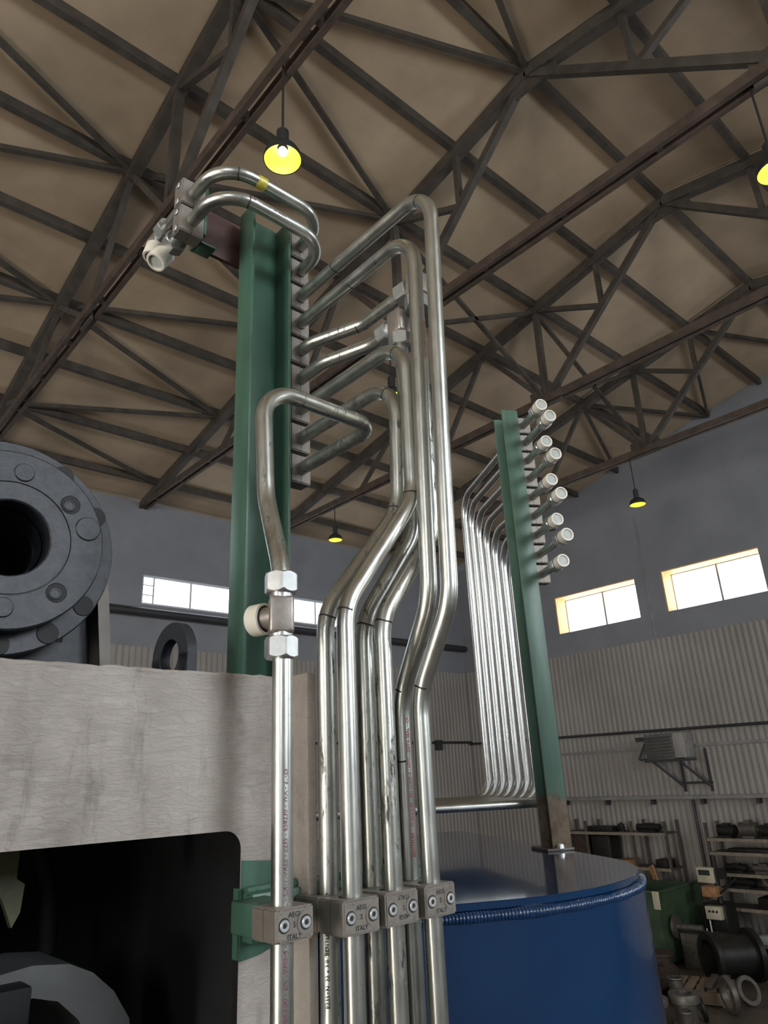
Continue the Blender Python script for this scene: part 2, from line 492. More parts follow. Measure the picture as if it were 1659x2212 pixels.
# windows: frame, recessed panes, warm reveals
wn = 0
def window(axis, pos, out, lo, hi, z0, z1, npane, depth, reveal, small=False, fw=.05, pane='daylight_pane'):
    global wn; wn += 1
    def bx(bm, a0, a1, d0, d1, zl, zh):
        p0, p1 = sorted((pos+out*d0, pos+out*d1))
        if axis == 'x': box(bm, (p0, a0, zl), (p1, a1, zh))
        else: box(bm, (a0, p0, zl), (a1, p1, zh))
    bm = nbm(); d0, d1 = depth, depth+.06
    bx(bm, lo, hi, d0, d1, z0, z0+fw); bx(bm, lo, hi, d0, d1, z1-fw, z1)
    bx(bm, lo, lo+fw, d0, d1, z0+fw, z1-fw); bx(bm, hi-fw, hi, d0, d1, z0+fw, z1-fw)
    wd = (hi-lo)/npane
    for k in range(1, npane): bx(bm, lo+wd*k-fw*.5, lo+wd*k+fw*.5, d0, d1, z0+fw, z1-fw)
    if small:
        x = lo+fw+.26; bx(bm, x-.02, x+.02, d0, d1, z0+fw, z1-fw)
        for q in (1, 2): bx(bm, lo+fw, x-.02, d0, d1, z0+(z1-z0)*q/3-.012, z0+(z1-z0)*q/3+.012)
    w_ = build('window_%d' % wn, bm, 'duct_grey' if reveal else 'frame_white', None, 0)
    tag(w_, 'high window strip of %d bright frosted panes' % npane, None, None, 'structure')
    for k in range(npane):
        bm = nbm(); bx(bm, lo+wd*k+.01, lo+wd*(k+1)-.01, d0+.03, d0+.045, z0+.01, z1-.01)
        build('pane', bm, pane, w_, 0)
    if reveal:
        bm = nbm(); t = .03
        bx(bm, hi-t, hi, 0, d0, z0, z1); build('reveal_board', bm, 'reveal_wood', w_, 0)
        bm = nbm(); bx(bm, lo, hi-t, 0, d0, z1-t, z1); build('reveal_board', bm, 'reveal_wood', w_, 0)
    return w_
for lo, hi in RIGHT_WIN: window('x', XW, 1, lo, hi, WZ0, WZ1, 2, .5, True)
window('y', YW, 1, 6.76, 13.18, bz0, bz1, 5, .04, False, True)
window('y', YW, 1, -9.0, 2.5, bz0, bz1, 9, .04, False)
for lo, hi in FRONT_WIN: window('y', YF, -1, lo, hi, fz0, fz1, 3, .1, False, fw=.07, pane='daylight_front')

# corrugated cladding, one sheet per metre
def clad_sheet(x0, y0, dx, dy, z0, z1, inward, width=1.05, n=7, depth=.022):
    bm = nbm(); pts = []
    p = width/n
    for k in range(n):
        for f, d in ((0, 0), (.12, 0), (.30, 1), (.62, 1), (.80, 0)):
            pts.append(((k+f)*p, d*depth))
    pts.append((width-.004, 0))
    a = []; b = []
    for s, d in pts:
        X = x0+dx*s+inward[0]*(d+.004); Y = y0+dy*s+inward[1]*(d+.004)
        a.append(bm.verts.new((X, Y, z0))); b.append(bm.verts.new((X, Y, z1)))
    for i in range(len(a)-1): bm.faces.new((a[i], a[i+1], b[i+1], b[i]))
    return bm
CZ = Z0+3.15
s0 = build('cladding_sheet', clad_sheet(XW, YW-.03-1.05*23, 0, 1, .0, CZ, (-1, 0)), 'cladding', wr, 0)
for k in range(1, 23): copy_at(s0, (0, 1.05*k, 0)) 
s1 = build('cladding_sheet', clad_sheet(XW, YW, -1, 0, .0, CZ-.0, (0, -1)), 'cladding', wb, 0)
for k in range(1, 30): copy_at(s1, (-1.05*k, 0, 0))
# plain upper sheets: seams of the sandwich panels
for y in (4.5, 9.2, 13.4):
    bm = nbm(); box(bm, (XW-.012, y-.03, CZ), (XW, y+.03, EAVE)); build('panel_seam', bm, 'duct_grey', wr, 0)

# ceiling: boards in each bay between purlins
XT = [-14.0+.02, -8.6, -4.85, -1.03, 2.79, 6.63, 10.45, 14.13, 18.0]
step = .22*U
ys = [RY + k*step for k in range(0, 9)] + [YW+.05]
ysm = [RY - k*step for k in range(0, 8)] + [YF-.05]
ceil_ = None
bm = nbm()
for s_, yl in ((1, YW+.3), (-1, YF-.3)):
    M = None
    a = Vector((0, RY, Z0+RZ+.16)); b = Vector((0, yl, Z0+roof_z(yl)+.16))
    vs = [bm.verts.new((x, p.y, p.z+dz)) for x in (XL-.3, XW+.3) for p in (a, b) for dz in (0, .1)]
    for f in ((0, 1, 3, 2), (4, 5, 7, 6), (0, 1, 5, 4), (2, 3, 7, 6), (0, 2, 6, 4), (1, 3, 7, 5)): bm.faces.new([vs[i] for i in f])
ceil_ = tag(build('ceiling', bm, 'roof_board', None, 0), 'pitched beige board roof lining on dark purlins', None, None, 'structure')
for i in range(len(XT)-1):
    for yy in (ys, ysm):
        for y0, y1 in zip(yy, yy[1:]):
            bm = nbm(); g = .012
            lo, hi = min(y0, y1)+g, max(y0, y1)-g
            v = []
            for x in (XT[i]+g, XT[i+1]-g):
                for y in (lo, hi):
                    for dz in (.10, .155): v.append(bm.verts.new((x, y, Z0+roof_z(y)+dz)))
            for f in ((0, 1, 3, 2), (4, 5, 7, 6), (0, 1, 5, 4), (2, 3, 7, 6), (0, 2, 6, 4), (1, 3, 7, 5)): bm.faces.new([v[k] for k in f])
            build('roof_board', bm, 'roof_board', ceil_, 0)
for y in sorted(set(ys[:-1]+ysm[1:-1])):
    bm = nbm(); z = Z0+roof_z(y)+.02
    box(bm, (XL, y-.05, z-.08), (XW, y+.05, z+.085)); build('purlin', bm, 'steel_dark', ceil_, 0)

# roof trusses
def truss(x, label):
    t = thing('roof_truss', label, 'truss', (x, YW, Z0+1.02*U), 'roof trusses')
    def mem(name, a, b, w, h, mat='steel_dark'):
        bm = nbm(); bar(bm, W(x, *a), W(x, *b), w, h); return build(name, bm, mat, t, 0)
    zb = 1.02*U
    def rz(y): return roof_z(y)-.10
    Y = lambda k: RY+step*k
    ridge = (RY, rz(RY))
    for sgn, yend in ((1, YW), (-1, YF)):
        mem('top_chord', (RY, rz(RY)), (yend, rz(yend)), .16, .20)
        y_ = lambda k: RY+sgn*step*k
        L = (RY+sgn*.445*U, zb); M1 = ((RY+L[0])/2, (ridge[1]+zb)/2)
        B1 = (RY+sgn*.86*U, zb); B2 = (RY+sgn*1.31*U, zb)
        nd = lambda k: (y_(k), rz(y_(k)))
        mem('diagonal', ridge, L, .10, .12); mem('strut', nd(2), L, .10, .12)
        mem('strut', nd(1), M1, .08, .09); mem('strut', nd(2), M1, .08, .09)
        mem('diagonal', nd(3), L, .08, .09)
        mem('strut', nd(3), B1, .08, .09); mem('diagonal', nd(5), B1, .08, .09)
        if sgn > 0:
            mem('strut', nd(5), B2, .08, .09); mem('diagonal', nd(7), B2, .08, .09)
        for (py, pz), s in ((L, .34), (B1, .2)):
            bm = nbm(); box(bm, (x-.02, py-s, Z0+pz-.12), (x+.02, py+s, Z0+pz+s*.8)); build('gusset_plate', bm, 'steel_dark', t, 0)
    bm = nbm(); prism(bm, [(-.45, -.30), (.45, -.30), (.45, -.12), (.1, .06), (-.1, .06), (-.45, -.12)], -.02, .02,
                      frame(W(x, RY, rz(RY)), Vector((0, 1, 0)), Vector((0, 0, 1)), Vector((1, 0, 0)))); build('gusset_plate', bm, 'steel_dark', t, 0)
    for dx in (-.07, .07):
        bm = nbm(); bar(bm, W(x+dx, YF, zb), W(x+dx, YW, zb), .06, .14); build('bottom_chord', bm, 'steel_rust', t, 0)
    k = YF+.4
    while k < YW:
        bm = nbm(); box(bm, (x-.07, k-.03, Z0+zb-.05), (x+.07, k+.03, Z0+zb+.05)); build('batten', bm, 'steel_rust', t, 0); k += 1.3
    return t
for x, lb in ((2.79, 'dark steel roof truss nearest overhead, crossing the upper left corner'),
              (6.63, 'dark steel roof truss second from the viewer, ridge above the tall pipe bend'),
              (10.45, 'dark steel roof truss third from the viewer, behind the tall pipes'),
              (14.13, 'dark steel roof truss farthest away, next to the gable wall'),
              (-1.03, 'dark steel roof truss above the viewer'), (-4.85, 'dark steel roof truss behind the viewer'),
              (-8.6, 'dark steel roof truss near the left end wall')):
    truss(x, lb)
# longitudinal ties and wind bracing between trusses
brace = thing('roof_bracing', 'thin dark bracing rods between the roof trusses', 'bracing', (10, RY, Z0+U))
def rod(a, b, w_=.07):
    bm = nbm(); bar(bm, W(*a), W(*b), w_, w_); build('brace_rod', bm, 'steel_dark', brace, 0)
zb = 1.02*U; yL = RY+.445*U; yR = RY-.445*U
for x0, x1 in ((6.63, 10.45), (10.45, 14.13)):
    n2 = roof_z(yL)-.12
    rod((x0, yL, n2), (x1, yL, zb)); rod((x0, yL, zb), (x1, yL, n2))
def zig(x_odd, x_even, ks):
    for ko in ks:
        for ke in (ko-1, ko+1):
            ya, yb = RY+step*ko, RY+step*ke
            rod((x_odd, ya, roof_z(ya)-.05), (x_even, yb, roof_z(yb)-.05), .075)
zig(2.79, 6.63, (-3, -1, 1, 3, 5, 7)); zig(2.79, -1.03, (3, 5)); zig(14.13, 18.0, (1, 3))

# pendant high-bay lamps
def lamp(x, y, z, label, D=.34):
    t = thing('pendant_lamp', label, 'lamp', W(x, y, z), 'pendant lamps')
    M = frame(W(x, y, z), Vector((1, 0, 0)), Vector((0, 1, 0)), Vector((0, 0, 1))); r = D/2
    bm = nbm()
    lathe(bm, [(r, 0), (r*.96, .05), (r*.80, .10), (r*.5, .135), (r*.30, .145)], M, 32); s = build('reflector', bm, 'lamp_inside', t)
    bm = nbm()
    lathe(bm, [(r+.006, -.006), (r+.008, .0), (r*.96+.008, .053), (r*.80+.008, .106), (r*.5+.006, .143), (r*.34, .15), (r*.34, .34), (r*.2, .37), (0, .37)], M, 32); build('housing', bm, 'lamp_housing', t)
    bm = nbm(); lathe(bm, [(0, .06), (.03, .068), (.046, .10), (.03, .132), (0, .14)], M, 16); build('bulb', bm, 'bulb_glow', t)
    bm = nbm(); cyl(bm, W(x, y, z+.37), W(x, y, zb+.02), .012, 8); build('rod', bm, 'lamp_housing', t)
    return t
LZ = 5.43
for a in ((2.79, 4.19, 5.39, 'glaring pendant lamp directly above the green column'),
          (6.65, 1.29, 5.43, 'pendant lamp at the right edge of the picture'),
          (10.45, 13.25, 5.65, 'small pendant lamp glowing left of the diagonal pipes'),
          (14.13, 7.09, 5.435, 'pendant lamp glowing beside the capped pipe ends'),
          (6.63, 6.92, 5.475, 'pendant lamp half hidden behind a pipe bend'),
          (10.45, -2.0, LZ, 'added unseen pendant lamp near the long window wall'), (2.79, -2.6, LZ, 'added unseen pendant lamp over the right of the viewer'),  # from here on: lamps added out of view for more light
          (-1.03, 1.4, LZ, 'added unseen pendant lamp above the viewer'), (-4.85, 7.0, LZ, 'added unseen pendant lamp behind the left of the viewer'),
          (-4.85, -2.6, LZ, 'added unseen pendant lamp behind the right of the viewer'), (-1.03, 10.5, LZ, 'added unseen pendant lamp left outside the picture')):
    lamp(*a)

# wall services
bm = nbm(); cyl(bm, W(-6, YW-.16, 3.93), W(XW-.1, YW-.16, 3.93), .10, 14); tag(build('duct_pipe', bm, 'duct_dark'), 'dark horizontal pipe under the back wall windows', 'pipe')
bm = nbm(); cyl(bm, W(0, YW-.10, .98), W(XW-.1, YW-.10, .98), .035, 10); tag(build('conduit_pipe', bm, 'duct_dark'), 'thin dark conduit low on the back wall', 'conduit')
bm = nbm(); box(bm, W(16.3, YW-.16, .76), W(16.52, YW-.04, 1.05), None, .01); tag(build('junction_box', bm, 'duct_dark'), 'small dark junction box on the back wall conduit', 'box')
bm = nbm(); cyl(bm, W(XW-.12, -6, .66), W(XW-.12, 16, .93), .035, 10); tag(build('conduit_pipe', bm, 'duct_dark'), 'thin dark pipe along the gable wall above the wall heater', 'conduit')
tr = thing('cable_tray', 'long grey cable tray on the gable wall above the racks', 'cable tray', W(XW-.15, 5, -.76))
bm = nbm(); box(bm, W(XW-.24, -6, -.78), W(XW-.05, 15.9, -.70)); build('tray', bm, 'duct_grey', tr, 0)
for k in range(12):
    y = 13.9-1.3*k
    bm = nbm(); box(bm, W(XW-.20, y-.04, -.90), W(XW-.05, y+.04, -.78)); build('bracket', bm, 'duct_dark', tr, 0)
bm = nbm(); cyl(bm, W(XW-.08, 8.98, -.80), W(XW-.08, 8.98, -2.35), .035, 8); tag(build('conduit_pipe', bm, 'duct_dark'), 'dark vertical conduit dropping from the cable tray between the racks', 'conduit')
bm = nbm(); box(bm, W(XW-.06, 4, .40), W(XW-.045, 14, .47)); tag(build('wall_rail', bm, 'duct_grey'), 'pale rail on the gable wall behind the heater', 'rail')
h = thing('wall_heater', 'dark louvred fan heater on a bracket high on the gable wall', 'heater', W(17.6, 9.2, .12))
bm = nbm(); box(bm, W(17.35, 8.95, .14), W(17.85, 9.68, .74), None, .01); build('casing', bm, 'heater_grey', h)
bm = nbm(); box(bm, W(17.36, 8.66, .16), W(17.85, 8.945, .74), None, .01); build('side_casing', bm, 'heater_light', h)
for k in range(7):
    bm = nbm(); z = .19+k*.075; box(bm, W(17.31, 8.98, z), W(17.35, 9.65, z+.03)); build('louvre', bm, 'steel_dark', h, 0)
for y in (9.12, 8.45):
    bm = nbm(); bar(bm, W(17.9, y, -.50), W(17.3, y+.38, .10), .05, .05); build('bracket_strut', bm, 'duct_dark', h, 0)
    bm = nbm(); bar(bm, W(17.92, y, -.62), W(17.92, y, .35), .05, .05); build('bracket_post', bm, 'duct_dark', h, 0)
bm = nbm(); bar(bm, W(17.9, 8.4, -.42), W(17.9, 9.15, -.42), .05, .05); build('bracket_rail', bm, 'duct_dark', h, 0)
bm = nbm(); bar(bm, W(17.3, 8.4, .11), W(17.3, 9.72, .11), .05, .05); build('bracket_rail', bm, 'duct_dark', h, 0)
bm = nbm(); bar(bm, W(17.6, 10.0, .16), W(17.6, 9.72, .16), .05, .05); bar(bm, W(17.6, 10.05, .16), W(17.75, 9.85, .62), .05, .05); bar(bm, W(17.8, 9.72, .66), W(17.8, 10.15, .66), .1, .1); build('pipe_arm', bm, 'duct_dark', h, 0)

# ---------------------------------------------------------------- the machine frame
X, Y_, Z_ = Vector((1, 0, 0)), Vector((0, 1, 0)), Vector((0, 0, 1))
YP, TOP = .73, .119
mf = thing('machine_frame', 'off-white painted steel machine frame with a large dark opening', 'machine', (-.2, 1.3, 0))
# front plate with a rounded opening (outline walked around the hole)
def round_pts(cx, cz, r, a0, a1, n=10):
    return [(cx+r*math.cos(math.radians(a0+(a1-a0)*k/n)), cz+r*math.sin(math.radians(a0+(a1-a0)*k/n))) for k in range(n+1)]
OX0, OX1, OZ0, OZ1, OR = -1.2, .4375, -1.6, -.0435, .019
hole = round_pts(OX1-OR, OZ1-OR, OR, 0, 90) + round_pts(OX0+OR, OZ1-OR, OR, 90, 180) + round_pts(OX0+OR, OZ0+OR, OR, 180, 270) + round_pts(OX1-OR, OZ0+OR, OR, 270, 360)
outer = [(.513, TOP), (-1.6, TOP), (-1.6, -3.8), (.513, -3.8)]
poly = outer + [outer[0]] + [(OX1, OZ1-OR)] + hole[::-1]
bm = nbm()
def plate_faces(y):
    o = [bm.verts.new(W(x, y, z)) for x, z in outer]
    h_ = [bm.verts.new(W(x, y, z)) for x, z in hole]
    q = len(hole)//4
    for k in range(4):
        seg = h_[k*q:(k+1)*q]
        nxt = h_[((k+1)*q) % len(h_)]
        for a, b in zip(seg, seg[1:]): bm.faces.new((o[k], a, b))
        bm.faces.new((o[k], seg[-1], nxt, o[(k+1) % 4]))
    return o, h_
PTK = .010
oa, ha = plate_faces(YP); ob, hb = plate_faces(YP+PTK)
for a, b in ((oa, ob),):
    n = len(a)
    for i in range(n): bm.faces.new((a[i], a[(i+1) % n], b[(i+1) % n], b[i]))
build('front_plate', bm, 'plate_white', mf, 30)
bm = nbm()
ha = [bm.verts.new(W(x, YP, z)) for x, z in hole]; hb = [bm.verts.new(W(x, YP+PTK, z)) for x, z in hole]
for i in range(len(ha)):
    k = (i+1) % len(ha)
    if (ha[i].co-ha[k].co).length > 1e-6: bm.faces.new((ha[i], ha[k], hb[k], hb[i]))
build('opening_edge', bm, 'black_iron', mf, 30)
bm = nbm(); box(bm, W(-1.6, YP+PTK, TOP-.02), W(.513, 2.2, TOP)); build('top_plate', bm, 'inner_shade', mf, 0)
bm = nbm(); box(bm, W(.493, YP+PTK, -3.8), W(.513, 2.2, TOP-.02)); build('side_plate', bm, 'inner_shade', mf, 0)
bm = nbm(); box(bm, W(-1.6, 2.18, -3.8), W(.493, 2.2, TOP-.02)); build('back_plate', bm, 'inner_shade', mf, 0)
bm = nbm(); box(bm, W(-1.6, YP+PTK, -3.8), W(-1.58, 2.18, TOP-.02)); build('side_plate', bm, 'inner_shade', mf, 0)
bm = nbm(); box(bm, W(-1.58, YP+.03, -1.7), W(.493, 2.18, -1.68)); build('floor_plate', bm, 'inner_shade', mf, 0)
bm = nbm(); box(bm, W(.502, .697, -1.6), W(.514, YP, TOP+.004), None, .001); build('edge_gusset', bm, 'plate_white', mf, 0)
# weld bead along the plate's top edge
bm = nbm()
pts = [W(-.3+k*.01, YP+.003+.0008*random.random(), TOP-.001+.0016*random.random()) for k in range(80)]
sweep(bm, pts, [.0030+.0012*random.random() for _ in pts], 8); build('weld_bead', bm, 'plate_white', mf)
# green primer band
bm = nbm(); prism(bm, [(.4380, -.167), (.463, -.164), (.490, -.156), (.5015, -.150), (.5015, -.077), (.470, -.0765), (.4385, -.0735)], 0, .0007, frame(W(0, YP, 0), X, Z_, -Y_))
build('primer_band', bm, 'green_paint', mf, 0)
bm = nbm(); box(bm, W(.4355, YP-.0002, -.165), W(.4376, YP+.0095, -.10)); build('primer_edge', bm, 'green_paint', mf, 0)
# clamp rail with its weld
bm = nbm(); box(bm, W(.441, .711, -.150), W(.690, YP, -.1045), None, .002); build('clamp_rail', bm, 'green_paint', mf)
bm = nbm(); pts = [W(.439+k*.0035, YP-.010, -.1025+.0012*random.random()) for k in range(72)]
sweep(bm, pts, [.0042+.0012*random.random() for _ in pts], 8); build('weld_bead', bm, 'green_paint', mf)
bm = nbm(); box(bm, W(.416, .668, -.137), W(.458, .712, -.107), None, .003); build('clamp_block', bm, 'green_paint', mf)
# things inside the opening
bm = nbm()
arc = [(.20, -.175), (.292, -.166), (.330, -.171), (.357, -.184), (.382, -.206), (.402, -.236), (.412, -.30), (.412, -.5)]
inn = [(.372, -.5), (.372, -.31), (.362, -.255), (.345, -.225), (.322, -.204), (.296, -.196), (.20, -.20)]
prism(bm, arc+inn, 0, .10, frame(W(0, .90, 0), X, Z_, -Y_)); 
for v in bm.verts: v.co.y += .10
tag(build('bent_guard', bm, 'inner_grey'), 'grey bent guard plate inside the dark opening', 'guard')
bm = nbm(); prism(bm, [(.247, -.045), (.268, -.045), (.268, -.082), (.277, -.088), (.2755, -.115), (.2685, -.129), (.258, -.105), (.2455, -.083)], 0, .012, frame(W(0, .92, 0), X, Z_, -Y_))
tag(build('hanging_tongue', bm, 'yellow_green'), 'olive painted metal tongue hanging in the dark opening', 'bracket')
bm = nbm(); cyl(bm, W(.235, 1.0, -.275), W(.235, .88, -.275), .062, 28); 
tag(build('shaft_end', bm, 'yellow_green'), 'round olive shaft end under the bent guard', 'shaft')
bm = nbm(); box(bm, W(.18, .86, -.212), W(.282, .895, -.176), None, .004); tag(build('steel_block', bm, 'inner_shade'), 'small steel block beside the bent guard', 'block')
bm = nbm(); sweep(bm, fillet([W(.36, 1.15, -.06), W(.385, 1.15, -.12), W(.39, 1.15, -.20)], [.06]), .012, 12); tag(build('inner_hose', bm, 'inner_shade'), 'dark curved hose deep inside the opening', 'hose')

# ---------------------------------------------------------------- black flanged bearing on the frame
FC = (.230, .3227)
fb = thing('flanged_bearing', 'big black flanged hub with bolt holes on the machine frame', 'hub', W(.23, 1.12, TOP))
M = frame(W(FC[0], .985, FC[1]), X, Z_, -Y_)           # local z toward the viewer
def ringy(prof, mat, name, parent=fb, n=64): 
    bm = nbm(); lathe(bm, prof, M, n); return build(name, bm, mat, parent, 30)
fl1 = ringy([(.0515, -.20), (.0515, -.002), (.0535, 0), (.0765, 0), (.0772, -.002), (.0782, -.002), (.079, 0), (.1215, 0), (.1235, -.002), (.1235, -.032), (.1215, -.034), (.05, -.034)], 'flange_black', 'front_flange')
ringy([(.05, -.034), (.149, -.034), (.151, -.037), (.151, -.072), (.149, -.074), (.05, -.074)], 'flange_black', 'rear_flange')
ringy([(.11, -.074), (.11, -.26), (.0, -.26)], 'flange_black', 'housing')
ringy([(0, -.19), (.0515, -.19)], 'hole_black', 'bore')
RB = .0945
def local(r, deg, h=0): 
    a = math.radians(deg); return M @ Vector((r*math.cos(a), r*math.sin(a), h))
for deg, kind in ((86, 'plug'), (40.5, 'socket'), (17, 'bigplug'), (-45, 'socket'), (-88, 'plug'), (131, 'socket'), (221, 'socket'), (176, 'plug')):
    p = local(RB if kind != 'bigplug' else .1035, deg)
    if kind == 'socket':
        bm = nbm(); Mx = frame(p, X, Z_, -Y_)
        lathe(bm, [(.0137, .0006), (.0122, .0002), (.0122, .00015), (.0, .00015)], Mx, 24); bx_ = build('counterbore', bm, 'hole_black', fl1)
        bm = nbm(); Mx = frame(p+Vector((-.0012, 0, -.0012)), X, Z_, -Y_)
        lathe(bm, [(.0092, .0002), (.0092, .0010), (.0082, .0016), (.0052, .0016), (.0048, .0005), (.0, .0005)], Mx, 18); build('socket_screw', bm, 'flange_black', fl1)
    else:
        r = .0125 if kind == 'plug' else .0168
        bm = nbm(); Mx = frame(p, X, Z_, -Y_); lathe(bm, [(r+.001, 0), (r, .0012), (r*.96, .0024), (0, .0024)], Mx, 24); build('plug', bm, 'flange_black' if kind != 'plug' else 'flange_black', fl1)
for deg in (-58, -32, -85, 28, 60, -110):
    bm = nbm(); Mx = frame(local(.136, deg, -.034), X, Z_, -Y_); lathe(bm, [(.0148, .0), (.014, .0016), (.0, .0016)], Mx, 24); build('bolt_plug', bm, 'hole_black', fb)
bm = nbm(); c = W(.365, 1.03, .3085); 
for k in range(1): sweep(bm, [c+Vector((.012*math.cos(a), 0, .013*math.sin(a))) for a in [2*PI*i/20 for i in range(20)]]+[c+Vector((.012, 0, 0))], .0018, 8)
build('split_pin', bm, 'weld_steel', fb)
ped = thing('bearing_pedestal', 'dark slanted pedestal plates under the black hub', 'pedestal', W(.25, 1.2, TOP))
bm = nbm(); prism(bm, [(-.02, TOP), (.395, TOP), (.370, .31), (.345, .31), (.345, .21), (.05, .21)], 0, .15, frame(W(0, 1.24, 0), X, Z_, -Y_)); build('pedestal_body', bm, 'flange_black', ped, 0)
bm = nbm(); prism(bm, [(.395, TOP), (.412, TOP), (.388, .31), (.371, .31)], 0, .05, frame(W(0, 1.10, 0), X, Z_, -Y_)); build('gusset_edge', bm, 'grey_iron', ped, 0)
# lifting eye
eye = thing('lifting_eye', 'black lifting ring standing on the machine frame', 'lifting ring', W(.455, .95, TOP))
a = math.radians(184); nx = Vector((math.cos(a), math.sin(a), 0)); tx = Vector((-math.sin(a), math.cos(a), 0))
Me = frame(W(.4555, .952, .176), tx, Z_, -nx if tx.cross(Z_).dot(nx) < 0 else nx)
bm = nbm(); no, ni, hw = 40, 40, .0075
prof = [(.0245, -hw), (.0475, -hw), (.0485, -hw+.001), (.0485, hw-.001), (.0475, hw), (.0245, hw), (.0245, -hw)]
lathe(bm, prof, Me, 40)
build('ring', bm, 'flange_black', eye, 30)
bm = nbm(); box(bm, (-.0485, TOP+Z0-Me.translation.z, -hw), (-.026, 0, hw), Me); box(bm, (.026, TOP+Z0-Me.translation.z, -hw), (.0485, 0, hw), Me); build('ring_foot', bm, 'flange_black', eye, 0)

# ---------------------------------------------------------------- green column (channel, open to the viewer's side)
CX0, CX1, CY0, CY1, CT = .524, .605, .880, .926, .990
col = thing('column', 'tall green painted channel column carrying a stack of pipe clamps', 'column', W(.565, .9, TOP))
t_ = .0055
def rbox(name, lo, hi, mat, parent, bev=.0015): 
    bm = nbm(); box(bm, lo, hi, None, bev); return build(name, bm, mat, parent)
rbox('flange', W(CX0, CY0, TOP), W(CX0+t_, CY1, CT), 'green_paint', col)
rbox('flange', W(CX1-t_, CY0, TOP), W(CX1, CY1, CT), 'green_paint', col)
rbox('web', W(CX0+t_-.0005, CY1-.006, TOP), W(CX1-t_+.0005, CY1, CT), 'green_paint', col, .0005)
bm = nbm(); sweep(bm, [W(CX0-.003+k*.004, CY0-.001+.0006*random.random(), TOP+.001) for k in range(23)], .0035, 8); build('weld_bead', bm, 'green_paint', col)
rbox('clamp_rail', W(CX1, .894, .462), W(CX1+.010, .928, .990), 'green_paint', col)

# ---------------------------------------------------------------- clamps
def clamp(label, c, p, l, b, L, PW, B, group, text=None, flip=False, name='pipe_clamp'):
    """Two cast halves around a pipe. c pipe centre, p pipe axis, l long axis, b bolt axis (outward)."""
    c, p, l, b = Vector(c), Vector(p), Vector(l), Vector(b)
    t = thing(name, label, 'clamp', c - Vector((0, 0, (abs(p.z)*PW+abs(l.z)*L+abs(b.z)*B)/2)), group)
    M = frame(c, l, b, p)
    if M.to_3x3().determinant() < 0: M = frame(c, -l, b, p)
    for s in (1, -1):
        r = .0112; g = .0004
        arc_ = [(r*math.cos(PI*k/10), max(g, r*math.sin(PI*k/10))) for k in range(11)]
        arc_[0] = (r, g); arc_[-1] = (-r, g)
        poly = [(L/2, g), (L/2, B/2), (-L/2, B/2), (-L/2, g)] + arc_[::-1]
        bm = nbm(); prism(bm, [(x, y*s) for x, y in poly], -PW/2, PW/2, M)
        big = [e for e in bm.edges if e.calc_length() > B*.35 and all((M.inverted() @ v.co).y*s > B*.2 or True for v in e.verts)
               and not all(abs((M.inverted() @ v.co).y) < .001 for v in e.verts)]
        bmesh.ops.bevel(bm, geom=big, offset=.0026, segments=3, affect='EDGES', clamp_overlap=True)
        build('clamp_half', bm, 'clamp_cast', t, 40)
    for s in (1, -1):
        Mb = frame(c + l*s*(L*.5-.0095) + b*(B/2), l, p, b) if frame(c, l, p, b).to_3x3().determinant() > 0 else frame(c + l*s*(L*.5-.0095) + b*(B/2), p, l, b)
        bm = nbm(); lathe(bm, [(.0066, .0001), (.0063, .00045), (0, .00045)], Mb, 20); build('recess_shade', bm, 'socket_dark', t)  # flat dark disc paints the shade of a recess around the bolt
        bm = nbm(); lathe(bm, [(.0052, .0004), (.0052, .0012), (.0045, .0019), (.0029, .0019), (.0027, .0008), (0, .0008)], Mb, 18); bo = build('bolt', bm, 'bolt_zinc', t)
        bm = nbm(); lathe(bm, [(.0026, .00095), (0, .00095)], Mb, 6); build('socket', bm, 'socket_dark', bo, 0)
    if text:
        up = p if not flip else -p; rt = l if not flip else -l
        # lettering and rims stand on the outer face
        F = frame(c + b*(B/2+.00015), rt, up, rt.cross(up))
        bm = nbm()
        def fn(v, x, y): return F @ Vector((x+v.x, y+v.y, .0002))
        for s_, x, y, sz in (('AEGI', -.001, .0062, .0062), ('S', -.001, -.0025, .0068), ('ITALY', -.001, -.0120, .0062)):
            add_text(bm, s_, sz, lambda v: fn(v, x, y), 'CENTER')
        build('cast_lettering', bm, 'socket_dark', t, 0)
        bm = nbm(); e = .0007
        sgn = 1 if not flip else -1
        box(bm, (-.012, .0118, 0), (.0125, .0126, e), F); box(bm, (-.014, -.0138, 0), (.0125, -.0130, e), F)
        cxr = (L*.5-.0095)*sgn
        arcp = [(cxr - sgn*.0098*math.cos(a_), .0098*math.sin(a_)) for a_ in [math.radians(-75+150*k/14) for k in range(15)]]
        for (x0, y0), (x1, y1) in zip(arcp, arcp[1:]):
            mx, my = (x0+x1)/2, (y0+y1)/2; d = math.hypot(x1-x0, y1-y0); an = math.atan2(y1-y0, x1-x0)
            box(bm, (-d/2, -.0004, 0), (d/2, .0004, e), F @ Matrix.Translation((mx, my, 0)) @ Matrix.Rotation(an, 4, 'Z'))
        build('raised_rim', bm, 'clamp_cast', t, 0)
        for qx in (-1, 1):
            for qy in (-1, 1):
                bm = nbm(); lathe(bm, [(.0022, 0), (.0020, .0004), (.0014, .0004), (.0013, .0001), (0, .0001)], F @ Matrix.Translation((qx*(L/2-.0062)*(1 if qx*sgn < 0 else .92), qy*.0118, 0)), 14); build('ejector_mark', bm, 'clamp_cast', t)
    return t
YFR, YRR = .6475, .6890
